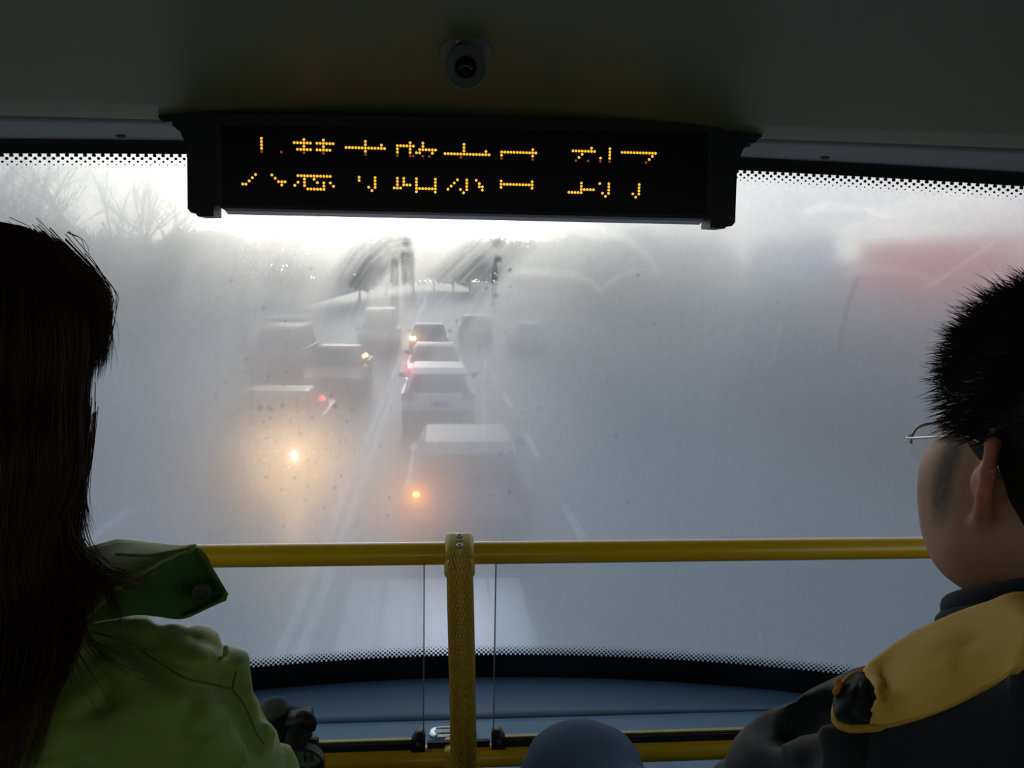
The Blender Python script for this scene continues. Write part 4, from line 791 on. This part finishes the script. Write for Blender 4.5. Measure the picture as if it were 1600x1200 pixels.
# trousers and boots (below the frame)
f = Field((WX-0.24, 0.42, 0.0), (WX+0.24, 1.18, 0.66), 0.009)
for s_ in (-1, 1): f.cap((WX+s_*0.09, 0.58, 0.53), (WX+s_*0.11, 1.02, 0.53), 0.075, 0.058, 0.03); f.cap((WX+s_*0.11, 1.02, 0.53), (WX+s_*0.11, 1.03, 0.12), 0.058, 0.045, 0.02)
f.ell((WX, 0.60, 0.55), (0.17, 0.12, 0.085), 0.04); f.build('trousers', 'darkcloth', wr)
def shoes(x, y, root):
    for s_ in (-1, 1):
        f = Field((x+s_*0.11-0.07, y-0.12, -0.005), (x+s_*0.11+0.07, y+0.22, 0.20), 0.007); f.cap((x+s_*0.11, y-0.02, 0.05), (x+s_*0.11, y+0.14, 0.04), 0.045, 0.040, 0.03); f.cap((x+s_*0.11, y, 0.06), (x+s_*0.11, y, 0.16), 0.048, 0.052, 0.03); f.cutz(0.002, False); f.build('shoe', 'shoe', root)
shoes(WX, 1.03, wr)
# hair: smooth mass plus thousands of strands falling over the back
CX_ = -38
LV = [(344, 4), (352, 34), (366, 66), (392, 97), (420, 119), (455, 143), (490, 156), (540, 149), (600, 141), (660, 135), (720, 126), (765, 112), (800, 92), (850, 84), (900, 92), (960, 98), (1020, 98), (1090, 92), (1160, 80), (1260, 40)]
RG = []
for j, (yy, xr) in enumerate(LV):
    xr = xr-(40 if 370 < yy < 520 else 28 if yy < 700 else 14 if yy < 860 or yy > 1060 else -14); d = 0.70-0.105*sm(850, 1120, yy); c = pt(CX_, yy, d); e_ = pt(xr, yy, d); rx = np.linalg.norm(e_-c)*(1.0 if j else 0.9)
    z01 = np.clip((yy-344)/200, 0, 1); ry = rx*1.12 if yy < 620 else np.interp(yy, (620, 850, 1000, 1260), (0.118, 0.092, 0.050, 0.03)); rx_ = rx
    off = np.interp(yy, (344, 620, 850, 1000, 1260), (0.0, 0.0, -0.005, -0.020, -0.03)); RG.append((c+np.array([0, off, 0]), rx_, ry))
RGc = np.array([r_[0] for r_ in RG]); RGx = np.array([r_[1] for r_ in RG]); RGy = np.array([r_[2] for r_ in RG]); LS = np.linspace(0, 1, len(RG))
AXR = np.array([(HW-CAM)[1], -(HW-CAM)[0], 0]); AXR /= np.linalg.norm(AXR); AXF = np.array([-AXR[1], AXR[0], 0])
def hair_pt(th, s_, out=0.0):
    s_ = np.clip(s_, 0, 1); c = np.stack([np.interp(s_, LS, RGc[:, i]) for i in range(3)], -1); rx = np.interp(s_, LS, RGx)+out; ry = np.interp(s_, LS, RGy)+out
    return c+AXR*(np.cos(th)*rx)[..., None]+AXF*(np.sin(th)*ry)[..., None]
TH = np.linspace(0, 2*PI, 41)[:-1]; rings = [[p for p in hair_pt(TH, np.full(40, s_), -0.004-0.004*vnoise(TH*4, s_*3, 1.0))] for s_ in np.linspace(0, 1, 60)]
hb = MB(); hb.loft(rings)
hr = obj('hair', hb.V, hb.F, 'hairw', wr, True); hr['label'] = 'long dark brown hair'
def hair_strands(n, th0, th1, s0, s1, m=14, out=(0.0, 0.006), wav=0.006, r=(0.00028, 0.0006), clump=0):
    th = RNG.uniform(th0, th1, n); a = RNG.uniform(*s0, n); b_ = np.clip(a+RNG.uniform(*s1, n), 0, 1.02); t = np.linspace(0, 1, m)
    s_ = a[:, None]+(b_-a)[:, None]*t; TT = th[:, None]+0.14*(vnoise(th[:, None]*9, s_*5, 2.0)-0.5)+0.05*RNG.normal(size=(n, 1))*t
    O = RNG.uniform(*out, n)[:, None]*np.sin(PI*np.clip(t*0.5+0.15, 0, 1))+wav*(vnoise(th[:, None]*30, s_*4, 7.0)-0.5)+0.008*(vnoise(th[:, None]*6, s_*3, 3.0)-0.4)
    Pn = np.stack([hair_pt(TT[:, k_], s_[:, k_], O[:, k_]) for k_ in range(m)], 1); return Pn, RNG.uniform(*r, n)
SV, SF = [], []; nv = 0
def addst(Pn, r_, n=3):
    global nv
    v, f_ = strands(Pn, r_, n); SV.append(v); SF.append(f_+nv); nv += len(v)
addst(*hair_strands(6500, -2.6, 0.9, (0.0, 0.55), (0.25, 0.5)))
addst(*hair_strands(900, -0.5, 0.7, (0.02, 0.2), (0.12, 0.32), out=(0.002, 0.010), wav=0.010))
def lock(P_, n, spread0, spread1, r=(0.00028, 0.0006), m=16):
    C_ = spline(P_, m); t = np.linspace(0, 1, m); o0 = RNG.normal(size=(n, 3)); w = spread0+(spread1-spread0)*t
    Pn = C_[None]+o0[:, None]*w[None, :, None]*0.5+0.004*(RNG.normal(size=(n, 1, 3)))*np.sin(t*3+RNG.uniform(0, 6, (n, 1)))[..., None]*t[None, :, None]; addst(Pn, RNG.uniform(*r, n))
# fringe tuft that sticks out at eye height, loose locks over the collar, stray wisps
for i in range(12): lock([pt(60+i*6, 372+i*6, .70), pt(112+i*4, 420+i*4, .71), pt(140+i*2, 455+i*3, .715), pt(157+RNG.normal(0, 3), 486+i*6, .715), pt(163+RNG.normal(0, 5)-i, 512+i*7, .715)], 50, 0.013, 0.003)
lock([pt(140, 440, .715), pt(158, 474, .715), pt(163, 510, .715), pt(158, 560, .715)], 60, 0.008, 0.004)
lock([pt(130, 640, .70), pt(124, 720, .70), pt(112, 775, .70), pt(112, 820, .70), pt(128, 868, .69), pt(165, 898, .685), pt(205, 908, .68), pt(236, 916, .68)], 80, 0.009, 0.006)
lock([pt(126, 640, .70), pt(118, 740, .70), pt(108, 790, .695), pt(112, 850, .685), pt(150, 900, .68), pt(176, 935, .675), pt(186, 975, .672)], 90, 0.009, 0.005)
lock([pt(122, 680, .70), pt(112, 760, .70), pt(104, 810, .69), pt(112, 880, .68), pt(136, 930, .672), pt(144, 965, .67)], 90, 0.009, 0.006)
lock([pt(120, 700, .70), pt(110, 770, .70), pt(100, 830, .69), pt(104, 900, .675), pt(112, 960, .665), pt(106, 1020, .662)], 90, 0.010, 0.008)
lock([pt(128, 600, .70), pt(126, 680, .70), pt(124, 740, .70), pt(128, 800, .70), pt(134, 830, .70)], 60, 0.007, 0.004)
lock([pt(120, 940, .672), pt(140, 1000, .665), pt(190, 1045, .665), pt(260, 1062, .668)], 7, 0.004, 0.006, (0.0003, 0.0005)); lock([pt(86, 900, .67), pt(96, 980, .66), pt(130, 1050, .655), pt(170, 1110, .65)], 9, 0.006, 0.02, (0.0003, 0.0005))
for i in range(26): x0 = RNG.uniform(20, 158); y0 = RNG.uniform(345, 520); lock([pt(x0-30, y0-14, .70), pt(x0, y0+2, .705), pt(x0+RNG.uniform(2, 14), y0+RNG.uniform(15, 70), .71)], 2, 0.003, 0.006, (0.00025, 0.0004), 8)
sd = obj('hair_strands', np.vstack(SV), np.vstack(SF), 'hairs', hr, True); sd['kind'] = 'stuff'
# bag on her lap
bg_ = thing('bag', 'black and grey padded bag with a carry loop on the woman\'s lap', 'bag', (pt(450, 1180, .98)[0], 0.96, 0.615))
bo = pt(448, 1190, 0.99)
f = Field((bo[0]-0.12, bo[1]-0.10, 0.60), (bo[0]+0.10, bo[1]+0.10, 0.84), 0.004)
f.cap(pt(440, 1215, .99), pt(452, 1135, 1.0), 0.033, 0.022, 0.02); f.cap(pt(425, 1180, .99), pt(438, 1122, 1.0), 0.026, 0.016, 0.015); f.cap(pt(390, 1200, .99), pt(400, 1140, 1.0), 0.03, 0.025, 0.02); f.ell((bo[0]-0.03, bo[1], 0.66), (0.075, 0.06, 0.05), 0.03); f.disp(lambda x, y, z: 0.0015*np.sin(z*420)); f.build('body', 'bagblack', bg_)
f = Field(pt(400, 1125, 1.0)-0.05, pt(448, 1095, 1.0)+0.05, 0.003); f.line([pt(418, 1112, .985), pt(428, 1106, .985), pt(438, 1103, .985)], (0.0105, 0.0105, 0.0085), 0.01); pu = f.build('strap_pad', 'baggrey', bg_); pu['label'] = 'grey rounded strap pad'
lo = spline([pt(449, 1126, .98), pt(463, 1123, .975), pt(479, 1119, .972), pt(487, 1124, .972), pt(485, 1140, .975), pt(480, 1150, .985)], 24)
MB().loft([[p+AXR*a*0.0+np.array([0, b_*0.014, 0])+np.array([0, 0, a*0.0045]) for a, b_ in ((-1, -1), (1, -1), (1, 1), (-1, 1))] for p in lo]).build('carry_loop', 'bagpipe', bg_, True)
MB().tube(spline([pt(466, 1120, .97), pt(478, 1119, .968), pt(487, 1128, .968), pt(484, 1142, .97)], 12), [0.006]*11+[0.004], 8).build('loop_wrap', 'bagblack', bg_, True)
MB().tube(spline([pt(459, 1172, .965), pt(466, 1150, .965), pt(474, 1138, .97)], 10), 0.0135, 10).build('ribbed_sleeve', 'bagblack', bg_, True)
gb = [pt(x, y, .955) for x, y in ((463, 1170), (478, 1169), (490, 1172), (499, 1179), (503, 1184), (496, 1191), (480, 1192), (468, 1191))]; cg = np.mean(gb, axis=0)
g_ = MB().loft([[cg+(p-cg)*s_+np.array([0, y, 0]) for p in gb] for s_, y in ((0.86, -0.010), (1.0, -0.003), (1.0, 0.012))]).build('front_pocket', 'baggrey', bg_); g_['label'] = 'grey mesh pocket with dark binding'
for k0 in (1.0,): MB().tube([cg+(p-cg)*1.0+np.array([0, -0.004, 0]) for p in gb+[gb[0]]], 0.0017, 6).build('binding', 'bagpipe', g_, True)
for x in (476, 487): MB().tube([pt(x, 1172, .944), pt(x+1, 1190, .944)], 0.0011, 5).build('quilt_line', 'bagpipe', g_, True)
MB().box(pt(497, 1203, .96), (0.007, 0.008, 0.016), None, 0.003).build('strap_end', 'bagpipe', bg_); MB().box(pt(489, 1166, .985), (0.0065, 0.006, 0.010), None, 0.003).build('buckle', 'bagpipe', bg_)
# ================================================================== the man on the right
EL = pt(1541, 757, 0.685); HM = EL+np.array([0.083, 0.016, 0.0])
mr = thing('person', 'man seen from behind with short black hair, glasses and yellow-lined dark jacket', 'person', (MX, 0.58, 0.0))
f = Field((HM[0]-0.26, HM[1]-0.17, HM[2]-0.33), (HM[0]+0.26, HM[1]+0.17, HM[2]+0.19), 0.0034)
P = head(f, HM, 1.04, True, 1.10); f.cap(P(0, -0.012, -0.05), P(0, -0.035, -0.18), 0.060, 0.064, 0.035); f.cap(P(-0.11, -0.035, -0.245), P(0.11, -0.035, -0.245), 0.05, None, 0.05)
skin_body(f, mr, HM, 1.04, 1.0); face_parts(mr, P, 1.04); Pm = P; fh_ = f
bq = pt(1501, 760, .63)
# hair
def capdir(th, ph): return np.array([math.cos(ph)*math.cos(th), math.cos(ph)*math.sin(th), math.sin(ph)])
HC = np.array(P(0, -0.006, 0.056)); hr_ = np.array([0.085, 0.106, 0.098])
f = Field(HC-0.16, HC+0.15, 0.005); f.ell(HC, hr_, 0.01); f.ell(P(0, -0.050, -0.005), (0.066, 0.052, 0.07), 0.03); f.ell(P(0, 0.12, -0.035), (0.13, 0.075, 0.085), 0.012, sub=True)
for s_ in (-1, 1): f.ell(P(s_*0.09, 0.0, -0.05), (0.030, 0.060, 0.062), 0.01, sub=True)
f.cutz(P(0, 0, -0.075)[2], False)
hm = f.build('hair', 'hairb', mr); hm['label'] = 'short spiky black hair'
V_, F_ = [], []; nn = 0
def tuft(base, dirn, L, n, sp, m=6, r=(0.0006, 0.0012)):
    global nn
    b0_ = base+RNG.normal(size=(n, 3))*sp; d_ = dirn+RNG.normal(size=(n, 3))*0.16; d_ /= np.linalg.norm(d_, axis=1)[:, None]; t = np.linspace(0, 1, m); l = L*RNG.uniform(.6, 1.25, n)
    Pn = b0_[:, None]+d_[:, None]*(l[:, None]*t)[..., None]+np.array([0, 0.25, -0.35])*((l[:, None]*t**2)*0.5)[..., None]; v, q_ = strands(Pn, RNG.uniform(*r, n)); V_.append(v); F_.append(q_+nn); nn += len(v)
for i in range(620):
    th = RNG.uniform(0, 2*PI); ph = math.asin(RNG.uniform(-0.35, 1)); d_ = capdir(th, ph); b_ = HC+d_*hr_*0.97
    if b_[1] > P(0, 0.085, 0)[1] and b_[2] < P(0, 0, 0.075)[2]: continue
    if b_[2] < P(0, 0, 0.040)[2] and b_[1] > P(0, -0.040, 0)[1]: continue
    if b_[2] < P(0, 0, 0.058)[2] and b_[1] > P(0, 0.045, 0)[1]: continue
    g_ = d_*0.75+np.array([0, 0.45, 0.25 if ph > 0.5 else -0.25]); g_ /= np.linalg.norm(g_); tuft(b_, g_, 0.020 if ph < 0.4 else 0.026, 24, 0.007, 6, (0.0003, 0.0007))
for i in range(34):   # spiky fringe and crown outline
    t = i/33; b_ = HC+capdir(PI*0.5+0.9-0.2*t, 0.15+1.1*t)*hr_*0.98; tuft(b_, np.array([-0.55, 0.55, 0.35+0.3*t])/0.9, 0.020, 30, 0.007, 6, (0.0003, 0.0006))
ht = obj('hair_strands', np.vstack(V_), np.vstack(F_), 'hairb', hm, True); ht['kind'] = 'stuff'
# spectacles
gl = thing('spectacles', 'thin metal-framed spectacles worn by the man on the right', 'glasses', tuple(P(0, 0.125, 0.012)))
for s_ in (-1, 1):
    c = np.array(P(s_*0.034, 0.126, 0.004)); rim = [c+np.array([math.copysign(abs(math.cos(t))**0.75, math.cos(t))*0.029, -abs(math.cos(t))*0.004*(1 if math.cos(t)*s_ > 0 else 0.2)-0.004*math.sin(t)*-0.5, math.copysign(abs(math.sin(t))**0.75, math.sin(t))*0.019]) for t in np.linspace(0, 2*PI, 33)]
    MB().tube(rim[:17], 0.0012, 7).build('upper_rim', 'steel', gl, True); MB().loft([[p+np.array([0, y, 0]) for p in rim[:-1]] for y in (-0.0006, 0.0006)]).build('lens', 'spec_glass', gl)
    hg = c+np.array([s_*0.033, -0.003, 0.006]); et = np.array(P(s_*0.081, 0.002, 0.033))
    MB().tube([c+np.array([s_*0.028, 0, 0.008]), hg, hg+np.array([s_*0.003, -0.006, 0]), et+np.array([s_*0.002, 0.01, 0]), np.array(P(s_*0.076, -0.012, 0.029)), np.array(P(s_*0.074, -0.024, 0.006))], 0.0012, 7).build('temple_arm', 'steel', gl, True)
    MB().tube([c+np.array([-s_*0.012, -0.002, -0.004]), c+np.array([-s_*0.016, -0.010, -0.008])], 0.0007, 5).build('pad_arm', 'steel', gl, True); MB().sphere(c+np.array([-s_*0.017, -0.011, -0.010]), (0.0022, 0.003, 0.005), 8, 6).build('nose_pad', 'spec_glass', gl, True)
MB().tube(spline([P(-0.006, 0.127, 0.010), P(0, 0.131, 0.013), P(0.006, 0.127, 0.010)], 7), 0.0011, 7).build('bridge', 'steel', gl, True)
# jacket
f = Field((MX-0.36, 0.40, 0.44), (MX+0.36, 1.06, 1.12), 0.0055)
f.ell((MX, 0.645, 0.70), (0.20, 0.135, 0.30), 0.05); f.ell((MX, 0.64, 0.86), (0.195, 0.10, 0.10), 0.05); f.ell((MX, 0.64, 0.935), (0.11, 0.080, 0.055), 0.05)
J0 = pt(1352, 1200, 0.71); E0 = pt(1178, 1278, 0.845); E1 = pt(1248, 1212, 0.78)
for s_ in (-1, 1):
    mir = (lambda p: np.array(p)) if s_ < 0 else (lambda p: np.array([2*MX-p[0], p[1], p[2]]))
    f.cap(mir((MX-0.06, 0.64, 0.935)), mir(J0+(0, 0, 0.01)), 0.045, 0.05, 0.05); f.line([mir(J0), mir(E1), mir(E0)], (0.058, 0.052, 0.050), 0.03); f.cap(mir(E0), (MX+s_*0.10, 0.90, 0.62), 0.050, 0.042, 0.03)
f.disp(fold(0.008, 14, 9.0))
for L in ([(1222, 1112), (1232, 1124), (1242, 1138), (1252, 1160), (1262, 1190)], [(1236, 1126), (1265, 1112), (1300, 1100)], [(1242, 1134), (1275, 1120), (1310, 1112)], [(1180, 1120), (1210, 1140), (1240, 1140)]):
    pts = [field_hit(f, *q_) for q_ in spline([(a, b_, 0) for a, b_ in L], 14)[:, :2]]; pts = [p for p in pts if p is not None]
    if len(pts) > 3: f.line(pts, 0.0045, 0.016, True)
mj = f.build('jacket', 'navy', mr); mj['label'] = 'charcoal padded jacket with hands in its pockets'
# knitted collar: two stacked rolls round the neck
nc = np.array(P(0, -0.022, 0)); nc[2] = 0
zl = pt(1468, 942, .665)[2]; zr = pt(1600, 912, .60)[2]; cr_ = 0.098
def coll(t, r_, dz):   # t angle; lower at the front, higher at the back
    p = nc+np.array([math.cos(t)*r_*1.0, math.sin(t)*r_*1.02, 0]); p[2] = 1.048-0.052*math.sin(t)+dz; return p
for dz, r_, th_ in ((0.0, 0.094, 0.0082), (-0.0165, 0.097, 0.0095)):
    MB().loft([[coll(t, r_+th_*0.55*math.cos(a), dz+th_*1.15*math.sin(a)) for a in np.linspace(0, 2*PI, 11)[:-1]] for t in np.linspace(0.5*PI+0.35, 2.5*PI-0.35, 60)]).build('collar_roll', 'fleece', mr, True)
# hood laid back over the shoulders, yellow lining outward, piped edge
MXN = nc[0]
def mirx(p): return np.array([2*MXN-p[0], p[1], p[2]])
upL = [pt(1352, 1050, .685), pt(1372, 1031, .682), pt(1398, 1012, .676), pt(1432, 990, .664), pt(1470, 972, .650), pt(1512, 955, .632), pt(1550, 942, .610), pt(1590, 929, .590)]
loL = [pt(1362, 1134, .640), pt(1385, 1136, .632), pt(1420, 1128, .622), pt(1455, 1117, .610), pt(1495, 1101, .595), pt(1535, 1081, .580), pt(1572, 1062, .565), pt(1604, 1044, .552)]
cu = np.array([MXN, upL[-1][1]-0.012, upL[-1][2]+0.004]); clo = np.array([MXN, loL[-1][1]-0.012, loL[-1][2]+0.012])
_il = lambda a, b_: [a+(b_-a)*t_+np.array([0, -0.010, 0])*math.sin(PI*t_) for t_ in (0.2, 0.4, 0.6, 0.8)]
upm = upL+_il(upL[-1], cu); lom = loL+_il(loL[-1], clo); up = upm+[cu]+[mirx(p) for p in upm[::-1]]; lo_ = lom+[clo]+[mirx(p) for p in lom[::-1]]
G = rail_patch(up, lo_, 90, 24, 0.020, (0, -0.7, 0.5)); u = np.linspace(0, 1, 90)[:, None]; v = np.linspace(0, 1, 24)[None, :]
G = G+np.array([0, -0.7, 0.5])*((0.046*(fbm(u*14, v*2.2, 4.0)-0.5)+0.018*(vnoise(u*9+v*1.5, v*1.2, 8.0)-0.5))*np.sin(PI*np.clip(v, 0.04, 0.96))**0.6)[..., None]
ho = sheet(G, 0.006, 'hood', 'hood', mr); ho['label'] = 'yellow hood lining laid over the shoulders'
pk = [pt(1352, 1050, .690), pt(1338, 1054, .692), pt(1325, 1063, .688), pt(1313, 1082, .680), pt(1306, 1108, .670), pt(1305, 1124, .660), pt(1313, 1134, .652), pt(1330, 1139, .645), pt(1362, 1138, .638)]
pip = spline(pk+lom[1:]+[clo]+[mirx(p) for p in lom[::-1]], 140); MB().tube(pip, 0.0031, 8).build('piping', 'piping', ho, True)
bl = [pt(1312, 1084, .678), pt(1307, 1106, .669), pt(1306, 1122, .660), pt(1318, 1134, .652), pt(1358, 1137, .642)]; bu = [pt(1326, 1064, .688), pt(1340, 1055, .692), pt(1352, 1052, .690), pt(1356, 1080, .672), pt(1362, 1128, .648)]
G = rail_patch(bu, bl, 26, 14, 0.012, (0, -0.8, 0.4), 0.016, 5); hc = sheet(G, 0.006, 'hood_corner', 'navy', mr); hc['label'] = 'gathered charcoal corner of the hood'
MB().loft([[pt(1308+a*s_*8, 1074+b_*s_*14, d_) for a, b_ in ((-.6, -.7), (0, -1), (.8, -.9), (.9, 0), (.3, .8), (-.5, 1), (-1, .5), (-.6, 0))] for s_, d_ in ((0.9, .674), (1.0, .677), (1.0, .683), (0.9, .686))]).build('cord_tab', 'toggle', ho, True)
back = rail_patch(lo_, [p+np.array([0, 0.012, -0.20]) for p in lo_], 60, 14, 0.012, (0, -1, 0)); sheet(back, 0.006, 'hood_outside', 'navy', mr)
# jeans: near knee stands up beside the pole
kn = pt(908, 1212, 1.20)
f = Field((0.0, 0.42, 0.0), (MX+0.30, 1.34, 0.74), 0.007)
f.ell((MX, 0.58, 0.55), (0.18, 0.12, 0.09), 0.04); f.cap((MX-0.10, 0.62, 0.56), kn+(0.0, 0, -0.012), 0.084, 0.074, 0.03); f.ell(kn+(0, 0.0, -0.002), (0.080, 0.075, 0.070), 0.03); f.cap(kn+(0, 0.01, -0.03), (kn[0]+0.03, kn[1]-0.01, 0.12), 0.064, 0.052, 0.03)
f.cap((MX+0.10, 0.62, 0.55), (MX+0.14, 1.05, 0.54), 0.078, 0.062, 0.03); f.cap((MX+0.14, 1.05, 0.54), (MX+0.14, 1.06, 0.12), 0.060, 0.050, 0.02)
f.disp(lambda x, y, z: 0.0042*np.sin((x*1.0-y*0.7+z*0.6)*95+5*vnoise(x*14, y*14, z*14))*sm(kn[0]+0.02, kn[0]+0.09, x)+0.0015*np.sin(z*150+3*vnoise(x*20, y*20, z*20)))
jn = f.build('jeans', 'denim', mr); jn['label'] = 'blue denim jeans, one knee beside the pole'
for x, y in ((kn[0]+0.03, kn[1]-0.01), (MX+0.14, 1.06)):
    f = Field((x-0.07, y-0.12, -0.005), (x+0.07, y+0.22, 0.20), 0.007); f.cap((x, y-0.03, 0.05), (x, y+0.13, 0.04), 0.047, 0.042, 0.03); f.cap((x, y, 0.06), (x, y, 0.15), 0.05, 0.055, 0.03); f.cutz(0.002, False); f.build('shoe', 'shoe', mr)
